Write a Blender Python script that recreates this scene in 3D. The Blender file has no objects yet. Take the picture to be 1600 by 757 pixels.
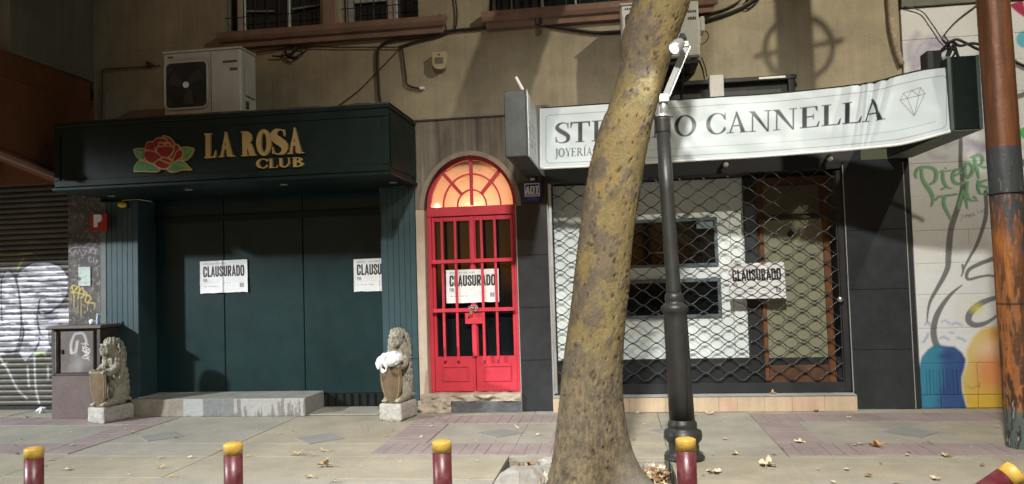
import bpy, bmesh, math, random
import numpy as np
from mathutils import Vector, Matrix
random.seed(7); rng = np.random.default_rng(7)
sc = bpy.context.scene
COL = sc.collection
PI = math.pi

# ------------------------------------------------------------------ camera
CAMH, CAMD, FPX = 1.54, 8.8, 1200.0
RM = np.array([[0.98991422, 0.13833807, -0.03053559],
               [-0.03648273, 0.04065963, -0.99850679],
               [-0.13688994, 0.98955009, 0.0452965]])     # rows: right, down, forward
cam = bpy.data.cameras.new('camera'); camo = bpy.data.objects.new('camera', cam); COL.objects.link(camo)
cam.sensor_width = 36; cam.lens = 36 * FPX / 1600; cam.clip_end = 500; cam.clip_start = 0.05
r_, u_, b_ = RM[0], -RM[1], -RM[2]
camo.matrix_world = Matrix(((r_[0], u_[0], b_[0], 0), (r_[1], u_[1], b_[1], -CAMD), (r_[2], u_[2], b_[2], CAMH), (0, 0, 0, 1)))
sc.camera = camo

# ------------------------------------------------------------------ world, light, exposure
w = bpy.data.worlds.new('World'); sc.world = w; w.use_nodes = True
nt = w.node_tree; bg = nt.nodes['Background']
sky = nt.nodes.new('ShaderNodeTexSky'); sky.sky_type = 'NISHITA'; sky.sun_disc = False
SUN_EL, SUN_ROT = math.radians(2.0), math.radians(200)
sky.sun_elevation = SUN_EL; sky.sun_rotation = SUN_ROT
nt.links.new(sky.outputs[0], bg.inputs[0]); bg.inputs[1].default_value = 0.042
sl = bpy.data.lights.new('sun', 'SUN'); sl.energy = 0.02; sl.angle = math.radians(0.5); sl.color = (1, .95, .85)
slo = bpy.data.objects.new('sun', sl); COL.objects.link(slo)
slo.rotation_euler = (math.radians(88), 0, PI - SUN_ROT)
sc.view_settings.view_transform = 'Standard'; sc.view_settings.look = 'None'
sc.view_settings.exposure = 0; sc.view_settings.gamma = 1; sc.view_settings.use_curve_mapping = False
sc.render.engine = 'CYCLES'
sc.cycles.max_bounces = 6; sc.cycles.diffuse_bounces = 3; sc.cycles.glossy_bounces = 3
sc.cycles.use_denoising = True
LAMP_A = Vector((-16.5, -9.8, 7.3)); POW_A = 23000
LAMP_B = Vector((0.0, -8.95, 7.3)); POW_B = 8600
LAMP_C = Vector((6.2, -6.5, 9.0)); POW_C = 3300

def lamp_light(name, loc, aim, power, half_deg, blend, color, radius, parent=None):
    l = bpy.data.lights.new(name, 'SPOT'); l.energy = power; l.color = color
    l.spot_size = math.radians(2 * half_deg); l.spot_blend = blend; l.shadow_soft_size = radius
    o = bpy.data.objects.new(name, l); COL.objects.link(o); o.location = loc
    d = Vector(aim) - Vector(loc)
    o.rotation_euler = d.to_track_quat('-Z', 'Y').to_euler()
    return o
lamp_light('street_light', LAMP_B, (0.45, -4.0, 0.0), POW_B, 43, 1.0, (1.0, 0.965, 0.895), 0.26)
lamp_light('street_light', LAMP_A, (-10.4, -5.4, 0.0), POW_A, 28, 0.30, (0.90, 0.97, 1.0), 0.30)

lamp_light('street_light', LAMP_C, (2.8, 0.0, 6.3), POW_C, 38, 0.95, (1.0, 0.91, 0.73), 0.07)

# ------------------------------------------------------------------ pixel helpers (photo 1600x757)
def ray(px, py): return RM.T @ np.array([(px - 800) / FPX, (py - 378.5) / FPX, 1.0])
def at(px, py, Y=0.0):
    r = ray(px, py); t = (Y + CAMD) / r[1]
    return Vector((r[0] * t, Y, CAMH + r[2] * t))
def gnd(px, py, z=0.0):
    r = ray(px, py); t = (z - CAMH) / r[2]
    return Vector((r[0] * t, r[1] * t - CAMD, z))
def proj(X, Y, Z):
    p = np.stack([np.asarray(X, float) + 0 * np.asarray(Z, float), np.asarray(Y, float) + CAMD + 0 * np.asarray(Z, float), np.asarray(Z, float) - CAMH], -1)
    c = p @ RM.T
    return 800 + FPX * c[..., 0] / c[..., 2], 378.5 + FPX * c[..., 1] / c[..., 2]

# ------------------------------------------------------------------ numpy noise
def _h(i, j, k, s):
    n = (i * 374761393 + j * 668265263 + k * 2147483647 + s * 1274126177) & 0xffffffff
    n = ((n ^ (n >> 13)) * 1274126177) & 0xffffffff
    n = (n ^ (n >> 16)) & 0xffffffff
    return n / 4294967295.0
def vn(x, y, z=0.0, s=0):
    x, y, z = np.broadcast_arrays(np.asarray(x, float), np.asarray(y, float), np.asarray(z, float))
    xi, yi, zi = np.floor(x).astype(np.int64), np.floor(y).astype(np.int64), np.floor(z).astype(np.int64)
    f = lambda t: t * t * (3 - 2 * t)
    u, v, q = f(x - xi), f(y - yi), f(z - zi)
    out = 0
    for a in (0, 1):
        for b in (0, 1):
            for c in (0, 1):
                out = out + (u if a else 1 - u) * (v if b else 1 - v) * (q if c else 1 - q) * _h(xi + a, yi + b, zi + c, s)
    return out
def fbm(x, y, z=0.0, o=4, s=0):
    t, a, n = 0, 0.5, 0
    for k in range(o):
        t = t + a * vn(np.asarray(x) * 2 ** k, np.asarray(y) * 2 ** k, np.asarray(z) * 2 ** k, s + k); n += a; a *= 0.55
    return t / n
def sstep(a, b, x): t = np.clip((x - a) / (b - a), 0, 1); return t * t * (3 - 2 * t)

# ------------------------------------------------------------------ 2-d distance fields
def sd_stroke(X, Y, pts, wd):
    pts = [tuple(p) for p in pts]
    if np.isscalar(wd): wd = [wd] * len(pts)
    elif len(wd) != len(pts): wd = np.interp(np.linspace(0, 1, len(pts)), np.linspace(0, 1, len(wd)), wd)
    d = np.full(np.shape(X), 1e9)
    for (a, b, w0, w1) in zip(pts[:-1], pts[1:], wd[:-1], wd[1:]):
        vx, vy = b[0] - a[0], b[1] - a[1]; L = vx * vx + vy * vy + 1e-12
        t = np.clip(((X - a[0]) * vx + (Y - a[1]) * vy) / L, 0, 1)
        d = np.minimum(d, np.hypot(X - a[0] - t * vx, Y - a[1] - t * vy) - (w0 + (w1 - w0) * t))
    return d
def curve(pts, n=6):
    P = [np.array(p, float) for p in pts]; out = []
    for i in range(len(P) - 1):
        p0 = P[max(i - 1, 0)]; p1 = P[i]; p2 = P[i + 1]; p3 = P[min(i + 2, len(P) - 1)]
        for k in range(n):
            t = k / n
            out.append(tuple(0.5 * ((2 * p1) + (p2 - p0) * t + (2 * p0 - 5 * p1 + 4 * p2 - p3) * t * t + (3 * p1 - p0 - 3 * p2 + p3) * t ** 3)))
    out.append(tuple(P[-1])); return out
def sd_poly(X, Y, poly):
    P = np.array(poly, float); n = len(P)
    d = np.full(np.shape(X), 1e18); s = np.ones(np.shape(X))
    for i in range(n):
        a, b = P[i], P[i - 1]
        ex, ey = b - a; wx, wy = X - a[0], Y - a[1]
        t = np.clip((wx * ex + wy * ey) / (ex * ex + ey * ey + 1e-12), 0, 1)
        d = np.minimum(d, (wx - ex * t) ** 2 + (wy - ey * t) ** 2)
        c1, c2, c3 = Y >= a[1], Y < b[1], ex * wy > ey * wx
        s = np.where((c1 & c2 & c3) | (~c1 & ~c2 & ~c3), -s, s)
    return s * np.sqrt(d)
def sd_rect(X, Y, x0, y0, x1, y1):
    dx = np.maximum(x0 - X, X - x1); dy = np.maximum(y0 - Y, Y - y1)
    return np.hypot(np.maximum(dx, 0), np.maximum(dy, 0)) + np.minimum(np.maximum(dx, dy), 0)
def sd_ell(X, Y, cx, cy, rx, ry): return (np.hypot((X - cx) / rx, (Y - cy) / ry) - 1) * min(rx, ry)
def cov(d, aa): return np.clip(0.5 - d / aa, 0, 1)
def over(C, col, a):
    a = np.asarray(a)[..., None]; return C * (1 - a) + np.array(col, float) * a

# serif capitals: st stem, hr hair stroke, height 1, returns (sdf, advance)
def serif(ch, X, Y, st=.15, hr=.05):
    R = lambda *a: sd_rect(X, Y, *a)
    PL = lambda p: sd_poly(X, Y, p)
    sf = .045
    def U(*d): return np.minimum.reduce(d)
    if ch == 'T':
        c = .43; return U(R(c - st / 2, 0, c + st / 2, 1), R(.02, 1 - hr - .01, .84, 1), PL([(.02, 1), (.02, .72), (.06, .72), (.12, .95)]), PL([(.84, 1), (.84, .72), (.80, .72), (.74, .95)]), R(c - st / 2 - .09, 0, c + st / 2 + .09, sf)), .87
    if ch in 'EF':
        s = .12; p = [R(s, 0, s + st, 1), R(s - .09, 1 - sf, .70, 1), PL([(.70, 1), (.72, .76), (.68, .76), (.60, .96)]), R(s, .49, .56, .49 + hr), R(.53, .39, .57, .64)]
        if ch == 'E': p += [R(s - .09, 0, .74, sf + .01), PL([(.74, 0), (.79, .27), (.75, .27), (.66, .04)])]; return U(*p), .84
        p += [R(s - .09, 0, s + st + .09, sf)]; return U(*p), .77
    if ch == 'A':
        return U(PL([(.15, .02), (.15 + hr * 1.1, .02), (.50, .90), (.455, 1.0)]), PL([(.42, 1.03), (.50, 1.03), (.86, .02), (.86 - st * 1.12, .02)]), R(.26, .31, .66, .31 + hr), R(.03, 0, .34, sf), R(.60, 0, .98, sf)), .98
    if ch == 'N':
        return U(R(.14, 0, .14 + hr, .97), R(.84, 0, .84 + hr, 1), PL([(.03, 1), (.03 + st * 1.35, 1), (.84 + hr, .0), (.84 + hr, -.03), (.83, -.03)]), R(.01, 1 - sf, .2, 1), R(.02, 0, .32, sf), R(.70, 1 - sf, 1.03, 1)), 1.05
    if ch == 'O':
        return np.maximum(sd_ell(X, Y, .5, .5, .46, .525), -sd_ell(X, Y, .5, .5, .46 - st, .525 - hr)), 1.0
    if ch == 'C':
        g = np.maximum(sd_ell(X, Y, .5, .5, .46, .525), -sd_ell(X, Y, .5 + st * .12, .5, .46 - st * .92, .525 - hr))
        g = np.maximum(g, -PL([(.60, .5), (.84, .30), (1.2, .1), (1.2, .75), (.84, .70)]))
        g = np.maximum(g, X - .87)
        return U(g, PL([(.87, .99), (.83, .99), (.80, .80), (.84, .66), (.87, .66)])), .93
    if ch == 'L':
        s = .12; return U(R(s, 0, s + st, 1), R(s - .09, 1 - sf, s + st + .1, 1), R(s - .09, 0, .72, sf + .01), PL([(.72, 0), (.77, .30), (.73, .30), (.62, .04)])), .80
    if ch == 'S':
        k = st / .15
        pts = curve([(.56, .76), (.52, .92), (.36, .985), (.19, .91), (.13, .75), (.25, .60), (.42, .47), (.56, .31), (.53, .10), (.34, .01), (.16, .06), (.09, .25)], 4)
        wd = [.02, .022, .03, .05 * k, .07 * k, .085 * k, .085 * k, .075 * k, .05 * k, .03, .024, .02]
        return U(sd_stroke(X, Y, pts, wd), R(.54, .70, .58, .99), R(.07, .02, .11, .32)), .68
    if ch == 'J':
        return U(R(.22, 0, .22 + st, 1), R(.12, 1 - sf, .48, 1), sd_stroke(X, Y, curve([(.22 + st * .6, .05), (.25, -.16), (.12, -.24), (.0, -.2)], 4), [.06, .03])), .50
    if ch == 'Y':
        return U(PL([(.09, 1), (.09 + st * 1.1, 1), (.56, .44), (.42, .44)]), PL([(.78, 1), (.78 + hr, 1), (.53, .44), (.49, .44)]), R(.41, 0, .41 + st, .48), R(.0, 1 - sf, .36, 1), R(.66, 1 - sf, .94, 1), R(.33, 0, .65, sf)), .93
    if ch in 'RB':
        s = .12; p = [R(s, 0, s + st, 1), R(s - .09, 1 - sf, .42, 1)]
        def bowl(y0, y1, rx):
            cy, ry = (y0 + y1) / 2, (y1 - y0) / 2
            g = np.maximum(sd_ell(X, Y, .34, cy, rx, ry), -sd_ell(X, Y, .34, cy, rx - st, ry - hr))
            return np.minimum(np.maximum(g, .34 - X), np.minimum(R(s + st, y1 - hr, .36, y1), R(s + st, y0, .36, y0 + hr)))
        if ch == 'R':
            p += [bowl(.47, 1, .38), PL([(.36, .50), (.36 + st * 1.1, .50), (.94, .0), (.94 - st * 1.3, .0)]), R(.80, 0, .99, sf), R(s - .09, 0, s + st + .09, sf)]; return U(*p), .97
        p += [bowl(.50, 1, .33), bowl(0, .55, .40), R(s - .09, 0, .42, sf)]; return U(*p), .84
    if ch in 'IÍ':
        p = [R(.14, 0, .14 + st, 1), R(.05, 0, .23 + st, sf), R(.05, 1 - sf, .23 + st, 1)]
        if ch == 'Í': p.append(PL([(.16, 1.08), (.22, 1.06), (.40, 1.28), (.28, 1.30)]))
        return U(*p), .43
    if ch == 'U':
        g = np.maximum(sd_ell(X, Y, .48, .33, .35, .36), -sd_ell(X, Y, .50, .36, .35 - st * .8, .36 - hr)); g = np.maximum(g, Y - .34)
        return U(g, R(.13, .3, .13 + st, 1), R(.78, .3, .78 + hr, 1), R(.04, 1 - sf, .37, 1), R(.68, 1 - sf, .94, 1)), .97
    return np.full(np.shape(X), 1e9), .4
# condensed bold sans
def sans(ch, X, Y, h=.085):
    R = lambda *a: sd_rect(X, Y, *a)
    S = lambda p: sd_stroke(X, Y, p, h)
    def U(*d): return np.minimum.reduce(d)
    a, b, t, o = h + .02, .44 - h, 1 - h, h
    m = (a + b) / 2
    if ch == 'C': return S(curve([(b, .68), (b, .84), (m, t), (a, .84), (a, .16), (m, o), (b, .16), (b, .32)], 4)), .47
    if ch == 'O': return S(curve([(m, t), (a, .84), (a, .16), (m, o), (b, .16), (b, .84), (m, t)], 4)), .47
    if ch == 'L': return U(R(.02, 0, .02 + 2 * h, 1), R(.02, 0, .38, 2 * h)), .40
    if ch == 'A': return U(sd_poly(X, Y, [(.0, 0), (.15, 0), (.29, 1), (.15, 1)]), sd_poly(X, Y, [(.31, 0), (.46, 0), (.31, 1), (.17, 1)]), R(.1, .2, .36, .35)), .47
    if ch == 'U': return np.minimum(S(curve([(a, .3), (a, .16), (m, o), (b, .16), (b, .3)], 4)), U(R(a - h, .2, a + h, 1), R(b - h, .2, b + h, 1))), .47
    if ch == 'S': return S(curve([(b, .70), (b, .84), (m, t), (a, .84), (a, .68), (b, .34), (b, .16), (m, o), (a, .16), (a, .30)], 4)), .46
    if ch == 'R': return U(R(.02, 0, .02 + 2 * h, 1), S(curve([(a, t), (b - .04, t), (b, .8), (b, .64), (b - .05, .5), (a, .5)], 3)), S([(m, .45), (b, h)])), .48
    if ch == 'D': return U(R(.02, 0, .02 + 2 * h, 1), S(curve([(a, t), (m, t), (b, .82), (b, .18), (m, o), (a, o)], 4))), .48
    if ch == 'P': return U(R(.02, 0, .02 + 2 * h, 1), S(curve([(a, t), (b - .04, t), (b, .8), (b, .62), (b - .05, .48), (a, .48)], 3))), .46
    if ch == 'T': return U(R(.14, 0, .14 + 2 * h, 1), R(0, 1 - 2 * h, .44, 1)), .44
    if ch == 'M': return U(R(0, 0, 2 * h, 1), R(.6 - 2 * h, 0, .6, 1), S([(h, t), (.3, .3)]), S([(.3, .3), (.6 - h, t)])), .66
    if ch == 'N': return U(R(0, 0, 2 * h, 1), R(.48 - 2 * h, 0, .48, 1), S([(h, t), (.48 - h, h)])), .53
    if ch == 'I': return R(.02, 0, .02 + 2 * h, 1), .24
    if ch == 'E': return U(R(.02, 0, .02 + 2 * h, 1), R(.02, 0, .38, 2 * h), R(.02, 1 - 2 * h, .38, 1), R(.02, .42, .34, .58)), .42
    if ch == 'Z': return U(R(.02, 0, .4, 2 * h), R(.02, 1 - 2 * h, .4, 1), S([(h, h), (.4 - h, t)])), .44
    if ch == ':': return U(R(.04, 0, .04 + 2 * h, .18), R(.04, .5, .04 + 2 * h, .68)), .26
    return np.full(np.shape(X), 1e9), .3
def text_sd(X, Y, s, x0, y0, hgt, font, xs=1.0, gap=0.0, **kw):
    """x right, y up; distance in units of hgt"""
    D = np.full(np.shape(X), 1e3); cx = x0
    for ch in s:
        lx = (X - cx) / (hgt * xs); ly = (Y - y0) / hgt
        m = (lx > -.25) & (lx < 1.3) & (ly > -.35) & (ly < 1.45)
        adv = font(ch, np.zeros(1), np.zeros(1), **kw)[1]
        if m.any() and ch != ' ':
            D[m] = np.minimum(D[m], font(ch, lx[m], ly[m], **kw)[0])
        cx += (adv + gap) * hgt * xs
    return D, cx

# ------------------------------------------------------------------ materials
MATS = {}
def mat(name, col=(.5, .5, .5), rough=.6, metal=0.0, var=.15, scale=5.0, grain=.08, bump=.15, bscale=70.0, attr=False, streak=0.0, coat=0.0, emit=None, estr=0.0, spec=.4, stain=None, stain_amt=.0, trans=0.0, rvar=.12):
    if name in MATS: return MATS[name]
    m = bpy.data.materials.new(name); m.use_nodes = True; N = m.node_tree; L = N.links
    bs = N.nodes['Principled BSDF']
    geo = N.nodes.new('ShaderNodeNewGeometry')
    def noise(sc_, det=4, vec=None, rough_=.55):
        n = N.nodes.new('ShaderNodeTexNoise'); n.inputs['Scale'].default_value = sc_; n.inputs['Detail'].default_value = det; n.inputs['Roughness'].default_value = rough_
        L.new(vec if vec else geo.outputs['Position'], n.inputs['Vector']); return n.outputs['Fac']
    def rng_(fac, lo, hi):
        r = N.nodes.new('ShaderNodeMapRange'); r.inputs['From Min'].default_value = .25; r.inputs['From Max'].default_value = .75
        r.inputs['To Min'].default_value = lo; r.inputs['To Max'].default_value = hi; L.new(fac, r.inputs['Value']); return r.outputs[0]
    def mul(a, b):
        x = N.nodes.new('ShaderNodeMath'); x.operation = 'MULTIPLY'; L.new(a, x.inputs[0]); L.new(b, x.inputs[1]); return x.outputs[0]
    f = mul(rng_(noise(scale), 1 - var, 1 + var), rng_(noise(bscale * 1.3, 2), 1 - grain, 1 + grain))
    if streak:
        mp = N.nodes.new('ShaderNodeMapping'); mp.inputs['Scale'].default_value = (14, 14, .5); L.new(geo.outputs['Position'], mp.inputs['Vector'])
        f = mul(f, rng_(noise(1.0, 5, mp.outputs[0], .65), 1 - streak, 1 + streak * .6))
    if attr:
        at_ = N.nodes.new('ShaderNodeAttribute'); at_.attribute_name = 'Col'; src = at_.outputs['Color']
    else:
        rgb = N.nodes.new('ShaderNodeRGB'); rgb.outputs[0].default_value = (*col, 1); src = rgb.outputs[0]
    if stain is not None:
        mx = N.nodes.new('ShaderNodeMix'); mx.data_type = 'RGBA'
        fac = rng_(noise(scale * 2.3, 6, None, .7), -.5, 1.0)
        cl = N.nodes.new('ShaderNodeMath'); cl.operation = 'MULTIPLY'; cl.use_clamp = True; L.new(fac, cl.inputs[0]); cl.inputs[1].default_value = stain_amt
        L.new(cl.outputs[0], mx.inputs['Factor']); L.new(src, mx.inputs[6]); mx.inputs[7].default_value = (*stain, 1); src = mx.outputs[2]
    hv = N.nodes.new('ShaderNodeVectorMath'); hv.operation = 'SCALE'; L.new(src, hv.inputs[0]); L.new(f, hv.inputs['Scale'])
    L.new(hv.outputs[0], bs.inputs['Base Color'])
    L.new(rng_(noise(scale * 3), rough - rvar * rough, min(1, rough + rvar * rough)), bs.inputs['Roughness'])
    bs.inputs['Metallic'].default_value = metal; bs.inputs['Specular IOR Level'].default_value = spec
    if coat: bs.inputs['Coat Weight'].default_value = coat; bs.inputs['Coat Roughness'].default_value = .12
    if trans: bs.inputs['Transmission Weight'].default_value = trans
    if emit: bs.inputs['Emission Color'].default_value = (*emit, 1); bs.inputs['Emission Strength'].default_value = estr
    if bump:
        b = N.nodes.new('ShaderNodeBump'); b.inputs['Strength'].default_value = bump; b.inputs['Distance'].default_value = .012
        L.new(noise(bscale, 6, None, .65), b.inputs['Height']); L.new(b.outputs[0], bs.inputs['Normal'])
    MATS[name] = m; return m

M_plaster = mat('plaster_beige', (.31, .27, .185), .9, var=.22, scale=1.6, bump=.35, bscale=45, streak=.14, stain=(.16, .14, .11), stain_amt=.5)
M_grey_plaster = mat('plaster_grey', (.19, .18, .145), .9, var=.2, scale=1.4, bump=.35, bscale=45, streak=.15)
M_conc_streak = mat('concrete_streaked', (.205, .175, .135), .9, var=.15, scale=2.0, bump=.4, bscale=40, streak=.75, stain=(.1, .085, .07), stain_amt=.5)
M_pier = mat('plaster_rose', (.24, .155, .12), .9, var=.15, bump=.25, streak=.15)
M_sill = mat('sill_terracotta', (.22, .135, .10), .85, var=.2, scale=3, bump=.3, streak=.1, stain=(.11, .08, .06), stain_amt=.5)
M_orange = mat('plaster_orange', (.185, .070, .025), .85, var=.18, scale=2, bump=.25, stain=(.12, .05, .022), stain_amt=.5)
M_salmon = mat('plaster_salmon', (.27, .145, .105), .85, var=.12, bump=.2)
M_glassdark = mat('window_glass_dark', (.006, .008, .009), .08, var=.1, bump=0, spec=.5)
M_alu = mat('aluminium_frame', (.34, .36, .34), .45, metal=.4, var=.1, bump=.05)
M_iron = mat('black_iron', (.016, .016, .016), .55, metal=.3, var=.2, bump=.1)
M_green = mat('dark_green_steel', (.0024, .0115, .0100), .5, spec=.2, var=.3, scale=2.5, bump=.08, bscale=30, streak=.2, stain=(.011, .018, .014), stain_amt=.4)
M_panel = mat('green_steel_panel', (.0062, .0235, .0255), .42, spec=.22, var=.25, scale=1.8, bump=.06, bscale=20, stain=(.013, .029, .027), stain_amt=.6)
M_teal = mat('teal_wood', (.030, .062, .070), .55, var=.12, scale=6, bump=.12, streak=.12)
M_gold = mat('gold_letter', (.36, .255, .10), .45, metal=.2, var=.12, bump=.05)
M_petal = mat('rose_red', (.23, .012, .014), .6, spec=.2, var=.15, bump=.05)
M_leafg = mat('leaf_green', (.035, .19, .045), .4, var=.2, bump=.05)
M_red = mat('red_paint', (.58, .040, .065), .45, var=.12, scale=3, bump=.07, bscale=40, stain=(.36, .03, .04), stain_amt=.5)
M_blacktile = mat('black_tile', (.024, .027, .031), .34, var=.22, scale=3, bump=.04, bscale=25, stain=(.05, .053, .056), stain_amt=.35)
M_blackm = mat('black_metal', (.018, .02, .022), .5, var=.2, bump=.06)
M_chrome = mat('steel_bright', (.5, .51, .52), .32, metal=.9, var=.1, bump=.05)
M_white = mat('white_enamel', (.47, .47, .44), .5, var=.08, bump=.05, streak=.08, stain=(.34, .33, .29), stain_amt=.3)
M_display = mat('white_display', (.72, .79, .78), .5, var=.03, bump=.03)
M_stepstone = mat('limestone_tile', (.50, .385, .265), .6, var=.12, scale=4, bump=.08, streak=.16)
M_stepstone2 = mat('limestone_tile_pink', (.52, .36, .26), .6, var=.12, scale=4, bump=.08, streak=.16)
M_steptop = mat('step_top_grey', (.40, .40, .38), .6, var=.12, bump=.1)
M_wood = mat('door_wood', (.175, .073, .030), .45, var=.2, scale=5, bump=.08, streak=.3)
M_woodd = mat('door_wood_dark', (.10, .045, .025), .5, var=.2, scale=5, bump=.08, streak=.2)
M_frost = mat('frosted_glass', (.235, .235, .16), .22, var=.12, scale=2, bump=.02, spec=.5)
M_slab = mat('pavement_concrete', (.335, .312, .26), .8, var=.13, scale=1.3, grain=.1, bump=.45, bscale=55, stain=(.225, .215, .185), stain_amt=.75)
M_slab2 = mat('pavement_concrete_warm', (.35, .31, .235), .8, var=.13, scale=1.3, grain=.1, bump=.45, bscale=55, stain=(.235, .215, .175), stain_amt=.75)
M_paver = mat('paver_purple', (.285, .225, .22), .8, var=.16, scale=3, grain=.1, bump=.3, bscale=55, stain=(.27, .24, .215), stain_amt=.6)
M_diamond = mat('tile_bluegrey', (.235, .235, .228), .78, var=.12, scale=3, bump=.3, bscale=55, stain=(.28, .265, .23), stain_amt=.8)
M_asphalt = mat('asphalt', (.05, .05, .05), .85, var=.2, bump=.5, bscale=80)
M_soil = mat('pit_soil', (.06, .05, .04), .95, var=.3, bump=.8, bscale=30)
M_rubble = mat('broken_concrete', (.34, .32, .29), .9, var=.25, scale=8, bump=.9, bscale=60)
M_bollard = mat('bollard_maroon', (.085, .013, .019), .38, var=.2, scale=9, bump=.08, stain=(.19, .075, .07), stain_amt=.5)
M_bolcap = mat('bollard_yellow', (.50, .31, .05), .45, var=.12, scale=12, bump=.1, stain=(.30, .20, .07), stain_amt=.7)
M_post = mat('lamp_post_grey', (.036, .038, .035), .42, metal=.2, var=.2, scale=8, bump=.1, streak=.15, stain=(.06, .055, .045), stain_amt=.4)
M_galv = mat('galvanised', (.46, .47, .46), .4, metal=.55, var=.15, bump=.08)
M_lens = mat('lamp_lens', (.8, .85, .9), .3, bump=0, emit=(.85, .95, 1.0), estr=1.2)
M_stone = mat('lion_stone', (.36, .335, .27), .92, var=.28, scale=14, grain=.15, bump=.9, bscale=70, stain=(.20, .175, .12), stain_amt=.7)
M_shield = mat('shield_brown', (.13, .085, .045), .6, var=.25, scale=9, bump=.25, stain=(.17, .13, .08), stain_amt=.5)
M_stud = mat('shield_stud', (.42, .36, .23), .55, var=.15, bump=.1)
M_plinth = mat('plinth_stone', (.46, .44, .40), .9, var=.15, scale=9, bump=.6, bscale=50, stain=(.2, .16, .13), stain_amt=.7)
M_bag = mat('white_plastic', (.75, .77, .78), .35, var=.05, bump=.15, bscale=25)
M_leaf1 = mat('dry_leaf_tan', (.46, .33, .165), .8, var=.3, scale=30, bump=.3)
M_leaf2 = mat('dry_leaf_brown', (.26, .145, .07), .8, var=.3, scale=30, bump=.3)
M_leaf3 = mat('dry_leaf_pale', (.60, .52, .36), .8, var=.25, scale=30, bump=.3)
M_cable = mat('cable_black', (.012, .011, .010), .6, var=.1, bump=0)
M_cabinet = mat('cabinet_brown', (.105, .082, .072), .6, var=.2, scale=5, bump=.15, attr=True, stain=(.09, .075, .065), stain_amt=.3)
M_granite = mat('granite_brown', (.135, .098, .092), .7, var=.15, scale=6, grain=.25, bump=.3, bscale=120)
M_attr = mat('painted_matte', rough=.75, var=.07, scale=3, grain=.05, bump=.2, bscale=50, attr=True)
M_attr_sh = mat('painted_shutter', rough=.5, metal=.1, var=.12, scale=4, bump=.08, attr=True)
M_attr_mural = mat('painted_blocks', rough=.8, var=.05, scale=2, grain=.06, bump=.4, bscale=60, attr=True)
M_attr_paper = mat('printed_paper', rough=.65, var=.03, scale=6, grain=.03, bump=.12, bscale=20, attr=True)
M_attr_vinyl = mat('printed_vinyl', rough=.42, var=.03, scale=1.5, grain=.02, bump=.05, bscale=6, attr=True, spec=.5)
M_attr_bark = mat('bark', rough=.85, var=.12, scale=9, grain=.18, bump=.7, bscale=55, attr=True)
M_attr_pole = mat('pole_paint', rough=.42, metal=.1, var=.1, scale=6, bump=.25, bscale=40, attr=True)
M_boxgreen = mat('sign_box_green', (.005, .011, .009), .4, var=.25, bump=.08)
M_boxgrey = mat('sign_box_grey', (.052, .062, .057), .5, metal=.2, var=.25, scale=4, bump=.12, streak=.25, stain=(.03, .034, .031), stain_amt=.6)
M_soffit = mat('sign_soffit', (.10, .125, .10), .6, var=.2, bump=.15)
M_threshold = mat('threshold_cement', (.44, .37, .30), .9, var=.25, scale=9, bump=.9, bscale=35, stain=(.22, .17, .12), stain_amt=.6)
M_skirt = mat('skirt_dark_paint', (.075, .08, .09), .6, var=.2, bump=.3, stain=(.3, .3, .29), stain_amt=.35)
M_jamb = mat('jamb_cream', (.50, .40, .31), .8, var=.12, scale=4, bump=.3, streak=.12, stain=(.33, .22, .15), stain_amt=.3)
M_hall = mat('hall_cream', (.80, .70, .56), .8, var=.1, bump=.1)
M_amber = mat('fanlight_glass', (.95, .8, .65), .3, var=.04, bump=.02, trans=.85)
M_bulb = mat('bulb', (1, .8, .5), .4, bump=0, emit=(1.0, .78, .45), estr=30)
M_brass = mat('brass', (.55, .40, .16), .35, metal=.8, var=.1, bump=.05)
M_yellowlamp = mat('yellow_lens', (.55, .42, .05), .4, var=.1, bump=.05)
M_redsign = mat('red_sign', (.32, .012, .016), .4, var=.08, bump=.03)
M_whitesign = mat('white_letter', (.72, .72, .70), .5, var=.05, bump=.03)
M_navy = mat('navy_plastic', (.018, .024, .15), .35, var=.1, bump=.03)
M_grillwire = mat('grille_wire', (.085, .088, .09), .36, metal=.6, var=.15, bump=.04)

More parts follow.
